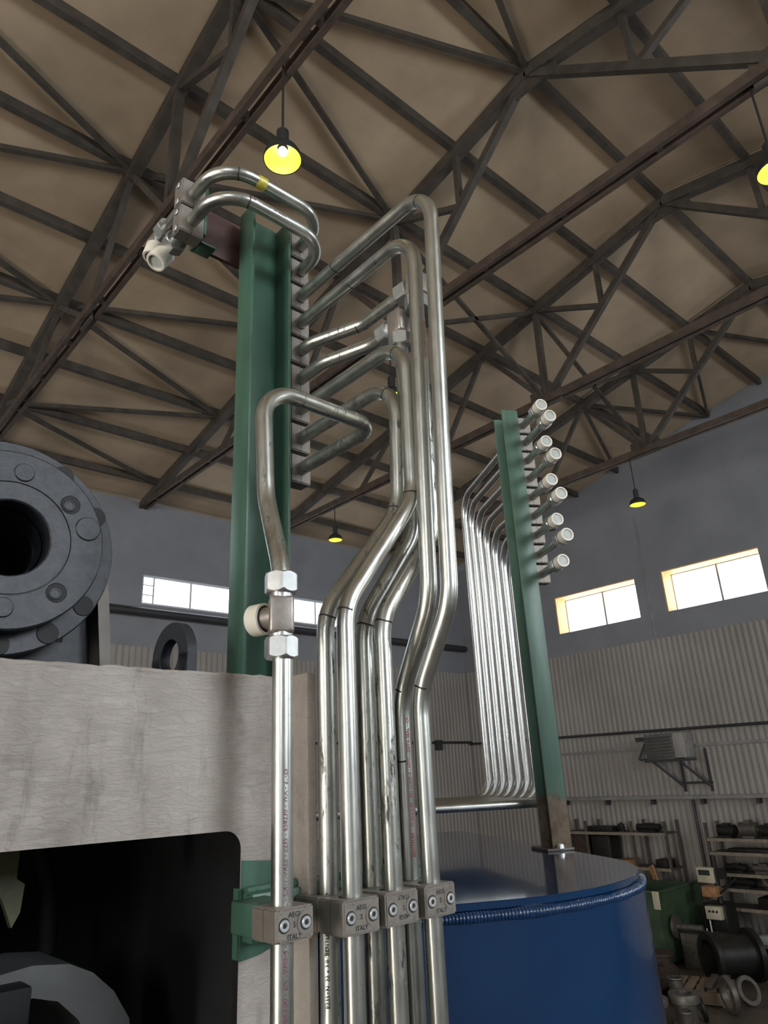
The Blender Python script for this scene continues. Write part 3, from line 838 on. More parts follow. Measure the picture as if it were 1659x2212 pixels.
for (x, lb, fl) in ((.4355, 'cast clamp holding the single leftmost pipe on the machine frame', False), (.517, 'front cast clamp of the second stack from the left', False),
                    (.573, 'front cast clamp of the third stack, its lettering upside down', True), (.631, 'rightmost front cast clamp in front of the blue tank', False)):
    zc = -.1225 if x < .45 else -.1275
    clamp(lb, W(x, YFR, zc), Z_, X, -Y_, .048 if x > .45 else .0435, .032 if x > .45 else .0285, .0425, 'pipe clamps on the machine frame', text=True, flip=fl)
for x, lb in ((.517, 'rear cast clamp behind the second stack from the left'), (.575, 'rear cast clamp behind the third stack'), (.639, 'rear cast clamp behind the rightmost stack')):
    clamp(lb, W(x, YRR+.0005, -.1275), Z_, X, -Y_, .048, .032, .041, 'pipe clamps on the machine frame')
XS = .637
ORD = ['lowest', 'second from the bottom', 'third from the bottom', 'fourth from the bottom', 'middle', 'fourth from the top', 'third from the top', 'second from the top', 'topmost']
for k in range(9):
    clamp('cast clamp on the right side of the green column, ' + ORD[k] + ' of nine', W(XS, .911, .495+.058*k), Y_, Z_, X, .0505, .030, .0405, 'pipe clamps on the green column')
for z, lb in ((.902, 'lower cast clamp on the red-brown bracket left of the green column'), (.960, 'upper cast clamp on the red-brown bracket left of the green column')):
    clamp(lb, W(.420, .918, z), Y_, Z_, -X, .0535, .030, .044, 'pipe clamps on the left bracket')
br = thing('clamp_bracket', 'red-brown primed bracket plate behind the top of the green column', 'bracket', W(.49, .95, .88))
rbox('angle_leg', W(.4425, .905, .888), W(.4485, .958, .992), 'green_paint', br)
rbox('plate', W(.4485, .950, .897), W(.57, .958, .992), 'red_primer', br)
rbox('angle_foot', W(.4485, .925, .888), W(.478, .958, .893), 'green_paint', br)

# ---------------------------------------------------------------- pipes
R = .011
def pipe(label, pts, radii, mat='zinc_pipe', group='bent pipes of the green column', n=24, name='hydraulic_pipe', r=R, seg=12):
    bm = nbm(); path = fillet([W(*p) for p in pts], radii, seg); sweep(bm, path, r, n)
    o = build(name, bm, mat, None, 50); tag(o, label, 'pipe', group)
    return o, path
def mark(o, path, at, a0=0, a1=360, wd=.0021):
    """A felt-pen ring where the path passes nearest to the point at."""
    q = W(*at); i = min(range(1, len(path)-1), key=lambda k: (path[k]-q).length)
    # project onto nearest segment
    best = None
    for a, b in zip(path, path[1:]):
        d = b-a; t = max(0, min(1, (q-a).dot(d)/d.length_squared)); p = a+d*t
        if best is None or (p-q).length < best[0]: best = ((p-q).length, p, d)
    pen_ring(o, best[1], best[2], R, a0, a1, wd)
def end_fitting(parent, o, d, rot=0.0, L=.0):
    """Hex union nut, threaded body and translucent cap on a pipe end at o pointing along d."""
    d = Vector(d).normalized(); o = Vector(o)
    bm = nbm(); hexnut(bm, o, d, .036, .022, phase=rot); build('nut', bm, 'nut_zinc', parent, 25)
    bm = nbm(); cyl(bm, o+d*.0215, o+d*.030, .0145, 24); build('thread', bm, 'fitting_steel', parent)
    bm = nbm(); Mx = axis_frame(o+d*.026, d)
    lathe(bm, [(.0155, 0), (.0178, .001), (.0182, .024), (.0172, .0262), (.0138, .0264), (.0132, .0225), (.0, .0225)], Mx, 28); cp = build('cap', bm, 'cap_plastic', parent)
    bm = nbm(); lathe(bm, [(.0131, .0228), (0, .0229)], Mx, 24); build('cap_end', bm, 'cap_end', cp)

def elbow_end(parent, o, d, d2, rot=0.0, q=.022):
    """Hex nut, elbow body turning from d to d2, and a cap on the turned end."""
    d, d2, o = Vector(d).normalized(), Vector(d2).normalized(), Vector(o)
    bm = nbm(); hexnut(bm, o, d, .036, .022, phase=rot); build('nut', bm, 'nut_zinc', parent, 25)
    e = o+d*.036
    bm = nbm(); sweep(bm, fillet([o+d*.021, e, e+d2*q], [.014], 8), .0135, 20); build('elbow_body', bm, 'fitting_steel', parent)
    bm = nbm(); hexnut(bm, e+d2*(q-.011), d2, .031, .012, phase=rot+.3); build('collar', bm, 'nut_zinc', parent, 25)
    Mx = axis_frame(e+d2*q, d2)
    bm = nbm(); lathe(bm, [(.0155, 0), (.0178, .001), (.0182, .026), (.0172, .0282), (.0138, .0284), (.0132, .0245), (.0, .0245)], Mx, 28); cp = build('cap', bm, 'cap_plastic', parent)
    bm = nbm(); lathe(bm, [(.0131, .0248), (0, .0249)], Mx, 24); build('cap_end', bm, 'cap_end', cp)

BOT = -1.2
# first pipe from the left: lower length, tee, upper length with the loop
p1, a1 = pipe('single leftmost upright pipe with purple lettering', [(.4375, YFR, BOT), (.4345, YFR, .135)], [])
pipe_text(p1, '22,00X3,00 - EN 10305-4 - ZISTA SEAL - CR-VI-FREE - E235 - 658230 - WA - 21-25', .0066, lambda z: (.4355-.0012*z*1.6, YFR), R, -.2135, 247, 'ink_purple')
p1b, b1 = pipe('looped pipe above the tee fitting, bending back to the lowest column clamp', [(.4325, YFR, .205), (.4325, YFR, .226), (.440, .693, .330), (.4415, .707, .495), (.637, .707, .495), (.637, .965, .495)], [.09, .09, .052, .035], 'zinc_pipe_worn')
mark(p1b, b1, (.62, .715, .495), 200, 350)
tf = thing('tee_fitting', 'steel tee fitting with hex nuts and a white cap on the leftmost pipe', 'fitting', W(.4325, YFR, .127))
bm = nbm(); hexnut(bm, W(.4328, YFR, .1268), Z_, .0335, .0228, phase=.32, ch=.13); build('nut', bm, 'nut_zinc', tf, 25)
bm = nbm(); hexnut(bm, W(.4318, YFR, .1985), Z_, .0335, .0228, phase=.42, ch=.13); build('nut', bm, 'nut_zinc', tf, 25)
bm = nbm(); cyl(bm, W(.4325, YFR, .148), W(.4325, YFR, .200), .0128, 24); build('thread', bm, 'nut_zinc', tf)
bm = nbm(); Mt = frame(W(.4322, YFR, .1735), Vector((math.cos(.5), -math.sin(.5), 0)).normalized(), Vector((math.sin(.5), math.cos(.5), 0)), Z_)
box(bm, (-.0135, -.0135, -.0205), (.0135, .0135, .0205), Mt, .0035, 3); build('body', bm, 'fitting_steel', tf, 40)
bd = Vector((-.30, .95, 0)).normalized()
bm = nbm(); cyl(bm, W(.4322, YFR, .1735), W(.4322, YFR, .1735)+bd*.030, .0125, 24); build('branch', bm, 'fitting_steel', tf)
bm = nbm(); lathe(bm, [(.0150, 0), (.0178, .0005), (.0178, .017), (.0165, .0185), (0, .0185)], axis_frame(W(.4322, YFR, .1735)+bd*.021, bd), 32); build('cap', bm, 'cap_plastic', tf)

p7, a7 = pipe('outermost tall pipe on the right, ending at the third column clamp from the top', [(.637, .965, .844), (.637, .556, .844), (.637, .583, .202), (.6385, YFR, .098), (.631, YFR, BOT)], [.058, .10, .10])
for q, a, b in (((.637, .57, .84), 0, 360), ((.637, .79, .844), 0, 360), ((.637, .585, .19), 120, 330), ((.6385, .64, .105), 20, 330)): mark(p7, a7, q, a, b)
p6, a6 = pipe('tall pipe with red lettering just left of the outermost one', [(.637, .965, .786), (.637, .597, .786), (.637, .618, .212), (.645, YRR, .098), (.638, YRR, BOT)], [.058, .10, .10])
pipe_text(p6, 'BENTELER - 22,00X3,00 - EN 10305-4 - HTC - ZISTA SEAL - CR-VI-FREE', .0060, lambda z: (.6445+.005*z, YRR), R, -.088, 262, 'ink_red')
for q, a, b in (((.637, .75, .786), 40, 300), ((.637, .62, .20), 120, 330), ((.645, .68, .105), 60, 200), ((.644, YRR, .02), 30, 200)): mark(p6, a6, q, a, b)
def upper_text(o, s, x, y0, y1, za, zb_, th):
    pipe_text(o, s, .006, lambda z: (x, y0+(y1-y0)*(z-za)/(zb_-za)), R, za, th, 'ink_red')
upper_text(p6, 'BENTELER - 22,00X3,00', .637, .604, .599, .56, .72, 290)

p3, a3 = pipe('front pipe of the second clamp stack, running diagonally up to the fifth clamp', [(.637, .965, .609), (.637, .631, .609), (.637, .636, .355), (.5225, YFR, .196), (.5195, YFR, BOT)], [.058, .085, .085])
for q, a, b in (((.637, .645, .60), 0, 360), ((.637, .636, .36), 0, 360), ((.523, YFR, .19), 0, 300)): mark(p3, a3, q, a, b)
p2, a2 = pipe('rear pipe of the second clamp stack with black lettering and dark smears', [(.637, .965, .552), (.637, .655, .552), (.637, .665, .349), (.5245, YRR, .196), (.521, YRR, BOT)], [.058, .085, .085], 'zinc_pipe_worn')
for q, a, b in (((.637, .665, .545), 0, 360), ((.637, .665, .345), 0, 360), ((.5245, YRR, .19), 0, 360)): mark(p2, a2, q, a, b)
pipe_text(p2, 'E235+N  22 x 3,0  BENTELER    Cr VI free', .0060, lambda z: (.5222, YRR), R, -.215, 221, 'ink_black')
p5, a5 = pipe('front pipe of the third clamp stack, rising behind the tall pipes to an elbow', [(.675, .637, .715), (.675, .637, .318), (.580, YFR, .187), (.5765, YFR, BOT)], [.085, .085], 'zinc_pipe_worn')
mark(p5, a5, (.580, YFR, .182))
p4, a4 = pipe('rear pipe of the third clamp stack, blackened, rising to a tee', [(.670, .672, .64), (.670, .672, .322), (.586, YRR, .191), (.582, YRR, BOT)], [.085, .085], 'zinc_pipe_worn')
mark(p4, a4, (.586, YRR, .186))
s3, c3 = pipe('short offset pipe from the fifth column clamp from the top to the upper elbow', [(.637, .965, .727), (.637, .865, .727), (.675, .765, .727), (.675, .655, .727)], [.07, .07], 'zinc_pipe_worn')
mark(s3, c3, (.67, .775, .727), 30, 300)
s4, c4 = pipe('short offset pipe from the fourth column clamp from the bottom to the lower tee', [(.637, .965, .669), (.637, .83, .669), (.668, .74, .669), (.668, .690, .669)], [.07, .07], 'zinc_pipe_worn')
# elbow and tee fittings behind the tall pipes
ef = thing('elbow_fitting', 'steel elbow fitting with hex nuts behind the tall pipes', 'fitting', W(.675, .637, .68))
bm = nbm(); hexnut(bm, W(.675, .672, .727), -Y_, .035, .024, phase=.3); build('nut', bm, 'nut_zinc', ef, 25)
bm = nbm(); box(bm, W(.661, .620, .708), W(.689, .648, .746), None, .004, 3); build('body', bm, 'fitting_steel', ef)
bm = nbm(); hexnut(bm, W(.675, .637, .682), Z_, .035, .022, phase=.5); build('nut', bm, 'nut_zinc', ef, 25)
bm = nbm(); cyl(bm, W(.675, .637, .702), W(.675, .637, .712), .013, 20); build('thread', bm, 'nut_zinc', ef)
te = thing('tee_fitting', 'shiny tee fitting with hex nuts behind the second pipe bend', 'fitting', W(.670, .672, .625))
bm = nbm(); hexnut(bm, W(.668, .712, .669), -Y_, .036, .022, phase=.2); build('nut', bm, 'nut_zinc', te, 25)
bm = nbm(); cyl(bm, W(.6685, .692, .669), W(.669, .680, .669), .0145, 20); build('thread', bm, 'bolt_zinc', te)
bm = nbm(); box(bm, W(.654, .656, .650), W(.686, .688, .692), None, .005, 3); build('body', bm, 'fitting_steel', te)
bm = nbm(); hexnut(bm, W(.670, .672, .628), Z_, .036, .022, phase=.35); build('nut', bm, 'nut_zinc', te, 25)
# the two U-shaped pipes over the top of the column
la, ca = pipe('lower U-shaped pipe crossing in front of the column top, with capped end', [(.637, .965, .902), (.637, .806, .902), (.420, .806, .902), (.420, .968, .902)], [.062, .062])
elbow_end(la, W(.420, .960, .902), Y_, (-.5, 0, -.87), .25, .014)
mark(la, ca, (.47, .806, .902), 0, 200)
lb_, cb = pipe('upper U-shaped pipe with a yellow paint mark over the column top', [(.637, .965, .960), (.637, .810, .960), (.420, .810, .960), (.420, 1.012, .960)], [.062, .062])
elbow_end(lb_, W(.420, 1.002, .960), Y_, (-.2, 0, -.98), .1, .024)
mark(lb_, cb, (.455, .815, .960), 0, 200)
for k in range(6): pen_ring(lb_, W(.488+.0028*k, .810, .960), X, R, 0, 360, .0020, 'paint_yellow')
# small printed line on the lower loop
bm = nbm()
def loop_txt(v):
    th = math.radians(-18) + (v.y)/R
    return W(.455+v.x, .806 - (R+.0003)*math.cos(th), .902 + (R+.0003)*math.sin(th))
add_text(bm, 'BENTELER - 22,00X3,00 - EN 10305-4', .0052, loop_txt); build('printed_lettering', bm, 'ink_purple', la, 0)

# ---------------------------------------------------------------- blue tank with its post and pipe set
an = math.radians(60.5)
nV = Vector((math.cos(an), math.sin(an), 0)); mV = Vector((math.sin(an), -math.cos(an), 0))
def MN(m_, n_, z): return mV*m_ + nV*n_ + Vector((0, 0, z+Z0))
ZT = -.18
tk = thing('tank', 'glossy blue welded tank with a rounded corner', 'tank', MN(.45, 1.8, -3.8))
def tank_outline(off=0.0):
    m0, m1, n0, n1, r = .13, .826, 1.155, 2.60, .40
    pts = []
    def arc2(cm, cn, rr, d0, d1, k=16):
        for i in range(k+1):
            a_ = math.radians(d0+(d1-d0)*i/k); pts.append((cm+(rr+off)*math.cos(a_), cn+(rr+off)*math.sin(a_)))
    arc2(m1-r, n0+r, r, -90, 0, 24); arc2(m1-.03, n1-.03, .03, 0, 90, 6); arc2(m0+.03, n1-.03, .03, 90, 180, 6); arc2(m0+.03, n0+.03, .03, 180, 270, 6)
    return pts
Mt = frame(Vector((0, 0, Z0)), mV, nV, Z_)
if Mt.to_3x3().determinant() < 0: pass
def tank_loop(off, z): return [MN(a_, b_, z) for a_, b_ in tank_outline(off)]
def skin(bm, loops, cap0=False, cap1=False):
    vs = [[bm.verts.new(p) for p in l] for l in loops]
    n = len(vs[0])
    for a_, b_ in zip(vs, vs[1:]):
        for i in range(n): bm.faces.new((a_[i], a_[(i+1) % n], b_[(i+1) % n], b_[i]))
    if cap0: bm.faces.new(vs[0])
    if cap1: bm.faces.new(vs[-1])
bm = nbm(); skin(bm, [tank_loop(.004, -3.8), tank_loop(.004, ZT-.012)], True, True); build('shell', bm, 'tank_blue', tk, 40)
bm = nbm(); skin(bm, [tank_loop(-.006, ZT-.0125), tank_loop(-.003, ZT-.010), tank_loop(-.003, ZT-.001), tank_loop(-.0045, ZT)], False, True); build('top_plate', bm, 'tank_top', tk, 30)
# rippled weld bead under the rim
def dense(pts, s=.0011):
    out = []
    for a_, b_ in zip(pts, pts[1:]+pts[:1]):
        L_ = math.hypot(b_[0]-a_[0], b_[1]-a_[1]); k = max(1, int(L_/s))
        for i in range(k): out.append((a_[0]+(b_[0]-a_[0])*i/k, a_[1]+(b_[1]-a_[1])*i/k))
    return out
o1 = tank_outline(.0); i0 = 0
d_ = [p for p in dense(o1) if p[1] < 1.75]
# order: start from the left front corner, along the front, round the corner
front = sorted([p for p in d_ if p[1] < 1.1552 or p[0] < .4], key=lambda p: p[0])
front = [p for p in front if p[1] < 1.16]
corner = [p for p in d_ if p not in front and p[0] >= .42]
path = [MN(p[0], p[1], ZT-.0195) for p in front+corner]
rad = []
for k in range(len(path)):
    rad.append(.0072+.0014*abs(math.sin(k*PI/5.0))+.0006*math.sin(k*.07)+.0005*math.sin(k*.023+1)+.0003*random.random())
bm = nbm(); sweep(bm, path, rad, 10); build('weld_bead', bm, 'weld_blue', tk, 60)

post = thing('post', 'green painted channel post standing on the blue tank', 'post', MN(.81, 1.8, ZT))
PN0, PN1, PM0, PM1, PT = 1.763, 1.832, .784, .834, 1.022
def mnbox(name, lo, hi, mat, parent, bev=.001):
    bm = nbm(); box(bm, lo, hi, None, bev)
    for v in bm.verts: v.co = MN(*v.co)
    return build(name, bm, mat, parent)
mnbox('flange', (PM0, PN0, ZT), (PM1, PN0+.006, PT), 'green_post', post)
mnbox('flange', (PM0, PN1-.006, ZT), (PM1, PN1, PT), 'green_post', post)
mnbox('web', (PM1-.006, PN0+.006, ZT), (PM1, PN1-.006, PT), 'green_post', post, 0)
mnbox('foot_plate', (PM0-.02, PN0-.012, ZT), (PM1+.0, PN1+.02, ZT+.006), 'grey_iron', post)
bm = nbm(); lathe(bm, [(0, .012), (.007, .010), (.009, .003), (.009, 0)], frame(MN(.800, PN0-.008, ZT+.005), X, Y_, Z_), 12); build('foot_bolt', bm, 'bolt_zinc', post)
PMC = .856
ORDR = ['topmost', 'second from the top', 'third from the top', 'fourth from the top', 'middle', 'fourth from the bottom', 'third from the bottom', 'second from the bottom', 'lowest']
for i in range(9):
    z = .980-.058*i
    clamp('cast clamp on the green post, ' + ORDR[i] + ' of nine', MN(PMC, 1.790, z), nV, Z_, mV, .0505, .030, .0415, 'pipe clamps on the green post')
    ni = 2.375-.064*i
    ne = 1.692 if i % 2 == 0 else 1.650
    pts = [MN(PMC, ne, z), MN(PMC, ni, z), MN(PMC, ni, -.075), MN(.20-.02*i, ni, -.075)]
    bm = nbm(); path = fillet(pts, [.085, .06], 12); sweep(bm, path, R, 18)
    o = build('hydraulic_pipe', bm, 'zinc_pipe_far', None, 50)
    tag(o, 'capped bent pipe of the tank pipe set, ' + ORDR[i] + ' on the green post', 'pipe', 'capped pipes of the tank')
    end_fitting(o, MN(PMC, ne+.006, z), -nV, .2+.3*i)

# ---------------------------------------------------------------- racks, bin and scrap along the gable wall
def one(name, bm, mat, label, cat, group=None, smooth=35):
    return tag(build(name, bm, mat, None, smooth), label, cat, group)
def rack(name, label, y0, y1, x0, x1, top, shelves, posts):
    t = thing(name, label, 'rack', (x0, (y0+y1)/2, 0), 'storage racks')
    for y in posts:
        for x in (x0, x1):
            bm = nbm(); box(bm, (x-.025, y-.03, 0), (x+.025, y+.03, Z0+top)); build('upright', bm, 'rack_steel', t, 0)
    for z, a, b in shelves:
        bm = nbm(); box(bm, (x0, a, Z0+z-.03), (x1, b, Z0+z)); s = build('shelf', bm, 'rack_steel', t, 0)
        bm = nbm(); box(bm, (x0-.03, a, Z0+z-.06), (x0-.004, b, Z0+z+.005)); build('shelf_edge', bm, 'rack_edge', s, 0)
    return t
rack('storage_rack', 'dark steel storage rack behind the green bin', 9.42, 12.30, 17.15, 17.75, -1.24, [(-1.50, 9.42, 12.3), (-2.26, 9.42, 12.3), (-3.0, 9.42, 12.3), (-3.65, 9.42, 12.3)], (9.42, 10.3, 11.6, 12.3))
rack('storage_rack', 'steel rack of loaded shelves at the right edge', 5.2, 8.42, 17.15, 17.75, -1.26, [(-1.58, 5.2, 8.42), (-1.86, 5.2, 8.42), (-2.28, 5.2, 8.42), (-2.58, 5.2, 8.42), (-2.95, 5.2, 8.42), (-3.60, 5.2, 8.42)], (5.3, 8.42))
def lump(name, label, cat, c, s, mat, group=None, kind='box'):
    """Small background objects: a bevelled crate, a motor or a valve body."""
    bm = nbm(); x, y, z = c; sx, sy, sz = s; z += Z0
    if kind == 'box':
        box(bm, (x-sx/2, y-sy/2, z), (x+sx/2, y+sy/2, z+sz), None, min(s)*.08)
    elif kind == 'motor':
        r = sz*.42
        cyl(bm, (x, y-sy/2, z+r+.02), (x, y+sy/2, z+r+.02), r, 20); cyl(bm, (x, y-sy/2-.05, z+r+.02), (x, y-sy/2, z+r+.02), r*.35, 12)
        box(bm, (x-sx*.4, y-sy*.35, z), (x+sx*.4, y+sy*.35, z+.05)); box(bm, (x-sx*.22, y-sy*.2, z+r*1.8), (x+sx*.22, y+sy*.2, z+sz))
    elif kind == 'valve':
        r = sz*.3
        lathe(bm, [(0, 0), (r*1.5, 0), (r*1.5, .03), (r, .05), (r, sz*.7), (r*1.35, sz*.72), (r*1.35, sz*.8), (r*.4, sz*.85), (r*.4, sz), (0, sz)], frame((x, y, z), X, Y_, Z_), 20)
        cyl(bm, (x-r*1.6, y, z+sz*.4), (x+r*1.6, y, z+sz*.4), r*.6, 14)
    return one(name, bm, mat, label, cat, group)
def series(prefix, cat, group, specs):
    for lb, c, s, mat, kind in specs: lump(prefix, lb, cat, c, s, mat, group, kind)
series('parts_crate', 'crate', 'crates on the racks', [
    ('big dark crate under the top shelf of the rack behind the green bin', (17.45, 11.95, -2.26), (.5, .55, .70), 'rust_iron', 'box'),
    ('black crate next to the big crate under the top shelf', (17.45, 11.27, -2.26), (.5, .55, .68), 'black_iron', 'box'),
    ('flat orange box on the middle shelf of the rack behind the green bin', (17.4, 10.75, -2.26), (.4, .50, .13), 'orange_wood', 'box'),
    ('small dark crate at the right end of the middle shelf', (17.4, 9.68, -2.26), (.4, .3, .18), 'black_iron', 'box'),
    ('long dark crate below the middle shelf behind the green bin', (17.45, 10.4, -3.0), (.5, 1.2, .4), 'black_iron', 'box'),
    ('white tray on the lowest shelf of the right rack', (17.3, 7.55, -3.60), (.3, .35, .16), 'white_plastic', 'box'),
    ('long black crate on the fifth shelf of the right rack', (17.45, 7.1, -2.95), (.5, 1.0, .22), 'black_iron', 'box'),
    ('black crate under the bottom shelf of the right rack', (17.45, 7.6, -3.79), (.5, 1.2, .14), 'black_iron', 'box')])
series('scrap_part', 'machine part', 'parts lying on top of the left rack', [
    ('long flat dark casting on top of the rack behind the green bin', (17.45, 11.3, -1.5), (.4, .8, .12), 'black_iron', 'box'),
    ('dark valve lying on the rack top between its posts', (17.45, 10.75, -1.5), (.3, .4, .22), 'black_iron', 'valve'),
    ('dark motor on the right end of the rack top', (17.45, 10.0, -1.5), (.35, .6, .2), 'black_iron', 'motor')])
series('electric_motor', 'motor', 'motors on the right rack', [
    ('dark motor at the left end of the top shelf, right rack', (17.4, 8.05, -1.58), (.35, .38, .30), 'black_iron', 'motor'),
    ('tall dark motor second from the left on the top shelf, right rack', (17.4, 7.55, -1.58), (.35, .36, .36), 'grey_iron', 'motor'),
    ('dark motor third from the left on the top shelf, right rack', (17.4, 7.1, -1.58), (.35, .38, .30), 'black_iron', 'motor'),
    ('tall motor at the picture edge on the top shelf, right rack', (17.4, 6.6, -1.58), (.35, .4, .40), 'black_iron', 'motor'),
    ('black motor at the left of the third shelf, right rack', (17.4, 8.0, -2.28), (.35, .45, .18), 'black_iron', 'motor'),
    ('black motor in the middle of the third shelf, right rack', (17.4, 7.4, -2.28), (.35, .45, .20), 'grey_iron', 'motor'),
    ('black motor at the left of the fourth shelf, right rack', (17.4, 7.9, -2.58), (.35, .5, .22), 'black_iron', 'motor'),
    ('grey valve on the fourth shelf, right rack', (17.4, 7.35, -2.58), (.35, .4, .24), 'grey_iron', 'valve'),
    ('dark flat casting on the second shelf, right rack', (17.4, 7.6, -1.86), (.35, .9, .07), 'black_iron', 'box')])
bm = nbm(); bar(bm, (17.0, 9.85, Z0-2.20), (16.9, 9.65, Z0-2.75), .05, .16); one('leaning_board', bm, 'orange_wood', 'orange wooden board leaning against the rack above the green bin', 'board', None, 0)
# green bin
gb = thing('scrap_bin', 'dark green steel bin with an open top beside the blue tank', 'bin', (15.9, 9.6, 0))
bx0, bx1, by0, by1, bt = 15.05, 16.85, 8.68, 10.5, Z0-2.47
for nm, lo, hi in (('front_panel', (bx0, by0, .08), (bx0+.04, by1, bt)), ('side_panel', (bx0+.04, by0, .08), (bx1, by0+.04, bt)), ('back_panel', (bx1-.04, by0+.04, .08), (bx1, by1, bt)),
                   ('side_panel', (bx0+.04, by1-.04, .08), (bx1-.04, by1, bt)), ('bottom_panel', (bx0+.04, by0+.04, .08), (bx1-.04, by1-.04, .12))):
    bm = nbm(); box(bm, lo, hi); build(nm, bm, 'bin_green', gb, 0)
for lo, hi in (((bx0-.03, by0-.03, bt), (bx0+.05, by1+.03, bt+.05)), ((bx0+.05, by0-.03, bt), (bx1+.03, by0+.05, bt+.05))):
    bm = nbm(); box(bm, lo, hi, None, .01); build('rim', bm, 'bin_green', gb)
for y in (by0+.3, by1-.3):
    bm = nbm(); box(bm, (bx0+.1, y-.06, 0), (bx1-.1, y+.06, .08)); build('skid', bm, 'black_iron', gb, 0)
bm = nbm(); box(bm, (bx0-.035, by0-.05, bt-.28), (bx0-.02, by0+.10, bt+.05), None, .003); build('paper_tag', bm, 'cream_box', gb)
# machine with control boxes behind the scrap
mc = thing('old_machine', 'dark machine column with cream control boxes in front of the racks', 'machine', (16.4, 8.1, 0))
bm = nbm(); box(bm, (16.2, 7.85, 0), (16.7, 8.35, 1.05), None, .03); build('base', bm, 'black_iron', mc)
bm = nbm(); cyl(bm, (16.4, 8.02, 1.05), (16.4, 8.02, 1.95), .055, 14); build('column', bm, 'black_iron', mc)
bm = nbm(); box(bm, (16.3, 8.02, 1.42), (16.45, 8.40, 1.72), None, .015); cb_ = build('control_box', bm, 'cream_box', mc)
bm = nbm(); box(bm, (16.285, 8.10, 1.57), (16.3, 8.34, 1.67)); build('display', bm, 'socket_dark', cb_, 0)
bm = nbm(); box(bm, (16.05, 7.9, .78), (16.2, 8.22, 1.02), None, .01); cb_ = build('control_box', bm, 'cream_box', mc)
for k in range(3):
    bm = nbm(); lathe(bm, [(.025, 0), (.022, .02), (0, .02)], frame((16.05, 7.97+.08*k, .93), Y_, Z_, -X) if frame((0, 0, 0), Y_, Z_, -X).to_3x3().determinant() > 0 else frame((16.05, 7.97+.08*k, .93), Z_, Y_, -X), 12); build('knob', bm, 'socket_dark', cb_)
bm = nbm(); lathe(bm, [(.0, 0), (.11, 0), (.11, .02), (.03, .04), (0, .04)], frame((16.3, 7.85, 1.62), Y_, Z_, X), 18); build('hand_wheel', bm, 'black_iron', mc)
bm = nbm(); bar(bm, (16.3, 8.0, 1.2), (16.3, 7.55, 1.55), .04, .04); build('lever', bm, 'black_iron', mc, 0)
bm = nbm(); box(bm, (16.1, 7.95, 1.18), (16.4, 8.25, 1.38), None, .02); build('gearbox', bm, 'orange_wood', mc)
bm = nbm(); sweep(bm, fillet([(15.98, 8.12, .78), (15.98, 8.12, .48), (15.98, 8.22, .48), (15.98, 8.22, .62)], [.05, .05]), .015, 8); build('hook', bm, 'white_plastic', mc)
bm = nbm(); box(bm, (15.5, 7.55, .0), (15.93, 8.0, .62), None, .03); one('gear_case', bm, 'black_iron', 'black gear case in front of the old machine', 'machine part')
bm = nbm(); cyl(bm, (15.45, 8.66, .70), (15.5, 8.05, .70), .06, 16); cyl(bm, (15.45, 8.62, .70), (15.455, 8.56, .70), .22, 24); box(bm, (15.38, 8.05, 0), (15.62, 8.5, .6)); one('shaft_stand', bm, 'grey_iron', 'grey shaft with a disc against the green bin', 'shaft')
# big black flanged pipe
bf = thing('flanged_pipe', 'large black flanged pipe lying on the floor beside the pallet', 'pipe', (14.7, 7.4, 0))
dv = Vector((-.80, .60, 0)).normalized(); fc = Vector((14.50, 7.52, .43))
Mf = axis_frame(fc, -dv)
bm = nbm(); lathe(bm, [(.30, .9), (.30, .0), (.31, 0), (.42, 0), (.43, .01), (.43, .09), (.42, .10), (.34, .10), (.34, .8), (.44, .8), (.44, .9), (.30, .9)], Mf, 40); build('body', bm, 'black_iron', bf)
bm = nbm(); lathe(bm, [(0, .5), (.30, .5)], Mf, 32); build('inner_wall', bm, 'hole_black', bf)
# grey flanged spools standing on the floor
def spool(name, label, x, y, r, h_, rf, hf, mat='grey_iron', base=True):
    bm = nbm(); pr_ = [(r*.78, .02), (r*.78, h_-.002), (rf*.66, h_), (rf*.97, h_), (rf, h_-.012), (rf, h_-hf), (r, h_-hf-.02)]
    pr_ += [(r, .08), (rf, .06), (rf, 0), (r*.78, 0)] if base else [(r, 0), (r*.78, 0)]
    lathe(bm, pr_, frame((x, y, 0), X, Y_, Z_), 36)
    return one(name, bm, mat, label, 'pipe spool', 'grey spools on the floor')
spool('pipe_spool', 'grey flanged spool standing nearest the blue tank', 11.72, 7.08, .145, .42, .192, .10)
spool('pipe_spool', 'widest grey flanged spool standing in the middle', 12.10, 6.80, .165, .455, .235, .12)
spool('pipe_spool', 'plain tall grey tube standing behind the spools', 12.97, 7.40, .12, .42, .14, .015, base=False)
spool('pipe_spool', 'small grey tube standing in front of the spools', 11.78, 6.63, .095, .30, .105, .012, base=False)
# wheel-like ring pieces
def ring_piece(label, c, r0, r1, wd, d, mat, grp='loose rings on the floor'):
    bm = nbm(); Mr = axis_frame(c, d); q = wd/2
    lathe(bm, [(r0, -q), (r1*.97, -q), (r1, -q*.8), (r1, q*.8), (r1*.97, q), (r0, q), (r0, -q)], Mr, 36)
    return one('metal_ring', bm, mat, label, 'ring', grp)
ring_piece('dark hub ring leaning at the edge of the blue tank', (11.95, 7.52, .26), .09, .26, .16, (-.8, .5, .1), 'black_iron')
ring_piece('pale hub ring behind the one at the blue tank edge', (12.25, 7.58, .27), .12, .26, .06, (-.7, .6, .1), 'grey_iron')
ring_piece('upright bright ring at the right end of the pallet', (13.08, 6.55, .27), .20, .27, .09, (.75, -.62, .08), 'grey_iron')
ring_piece('tilted ring leaning rightmost on the floor', (13.66, 6.50, .22), .15, .22, .07, (-.35, -.85, .35), 'grey_iron')
ring_piece('dark small ring leaning between the wide spool and the pallet', (12.45, 6.72, .20), .12, .20, .05, (.6, -.75, .2), 'black_iron')
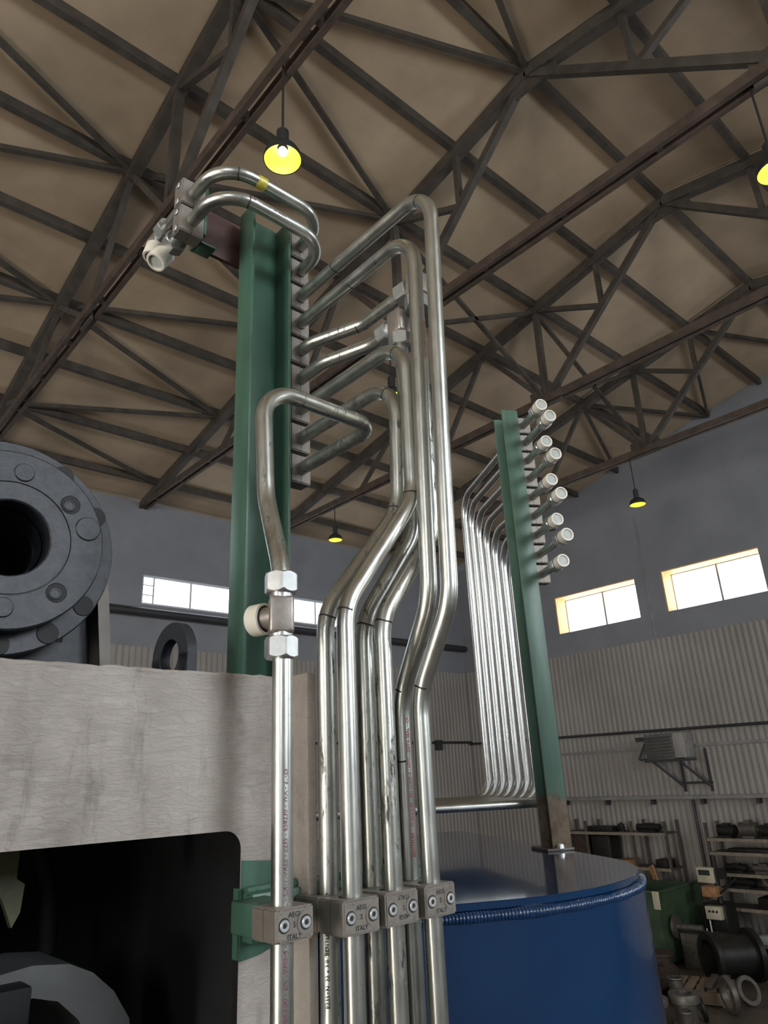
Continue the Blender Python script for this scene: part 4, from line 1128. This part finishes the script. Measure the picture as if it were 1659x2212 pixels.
# pallet
pl = thing('pallet', 'worn wooden pallet between the spools and the rings', 'pallet', (13.4, 7.0, 0))
ax = Vector((.95, .30, 0)).normalized(); ay = Vector((-.30, .95, 0)).normalized()
Mp = frame((13.62, 7.22, 0), ax, ay, Z_)
for k in range(5):
    bm = nbm(); box(bm, (-.42, -.42+.19*k, .20), (.42, -.28+.19*k, .235), Mp, .003); build('deck_board', bm, 'pallet_wood', pl)
for x_ in (-.36, 0, .36):
    bm = nbm(); box(bm, (x_-.06, -.42, .02), (x_+.06, .48, .20), Mp, .003); build('bearer', bm, 'pallet_wood', pl)
for y_ in (-.36, .40):
    bm = nbm(); box(bm, (-.42, y_-.06, 0), (.42, y_+.06, .02), Mp); build('bottom_board', bm, 'pallet_wood', pl, 0)
for k, lb in enumerate(('square steel bar on the pallet, nearer one', 'square steel bar on the pallet, farther one')):
    bm = nbm(); box(bm, (-.40, -.38+.2*k, .236), (.40, -.27+.2*k, .30), Mp, .006); one('steel_bar', bm, 'grey_iron', lb, 'bar', 'bars on the pallet')
# rusty castings
bm = nbm(); box(bm, (12.9, 7.75, 0), (13.6, 8.35, .34), None, .05); box(bm, (13.0, 7.85, .30), (13.45, 8.2, .42), None, .03); one('rusty_casting', bm, 'rust_iron', 'rusty brown casting beside the blue tank', 'casting')
bm = nbm(); lathe(bm, [(0, 0), (.3, 0), (.3, .25), (.2, .35), (.2, .45), (.26, .47), (.26, .52), (0, .52)], frame((14.05, 8.25, 0), X, Y_, Z_), 24); one('rusty_casting', bm, 'rust_iron', 'round rusty casting between the bin and the black pipe', 'casting')
# swarf heap
bm = nbm()
for k in range(240):
    a_ = random.random()*2*PI; rr = random.random()**.6*.42; hh = .02+.22*(1-rr/.45)*random.random()
    c = Vector((16.25+rr*math.cos(a_), 7.1+rr*math.sin(a_)*1.1, hh)); s_ = .03+.05*random.random()
    vs = [bm.verts.new(c+Vector((random.uniform(-s_, s_), random.uniform(-s_, s_), random.uniform(-s_*.6, s_*.6)))) for _ in range(4)]
    for f in ((0, 1, 2), (0, 1, 3), (0, 2, 3), (1, 2, 3)): bm.faces.new([vs[i] for i in f])
sw = one('swarf_heap', bm, 'white_plastic', 'heap of bright metal swarf on the floor at the right edge', 'swarf', None, 0); sw['kind'] = 'stuff'
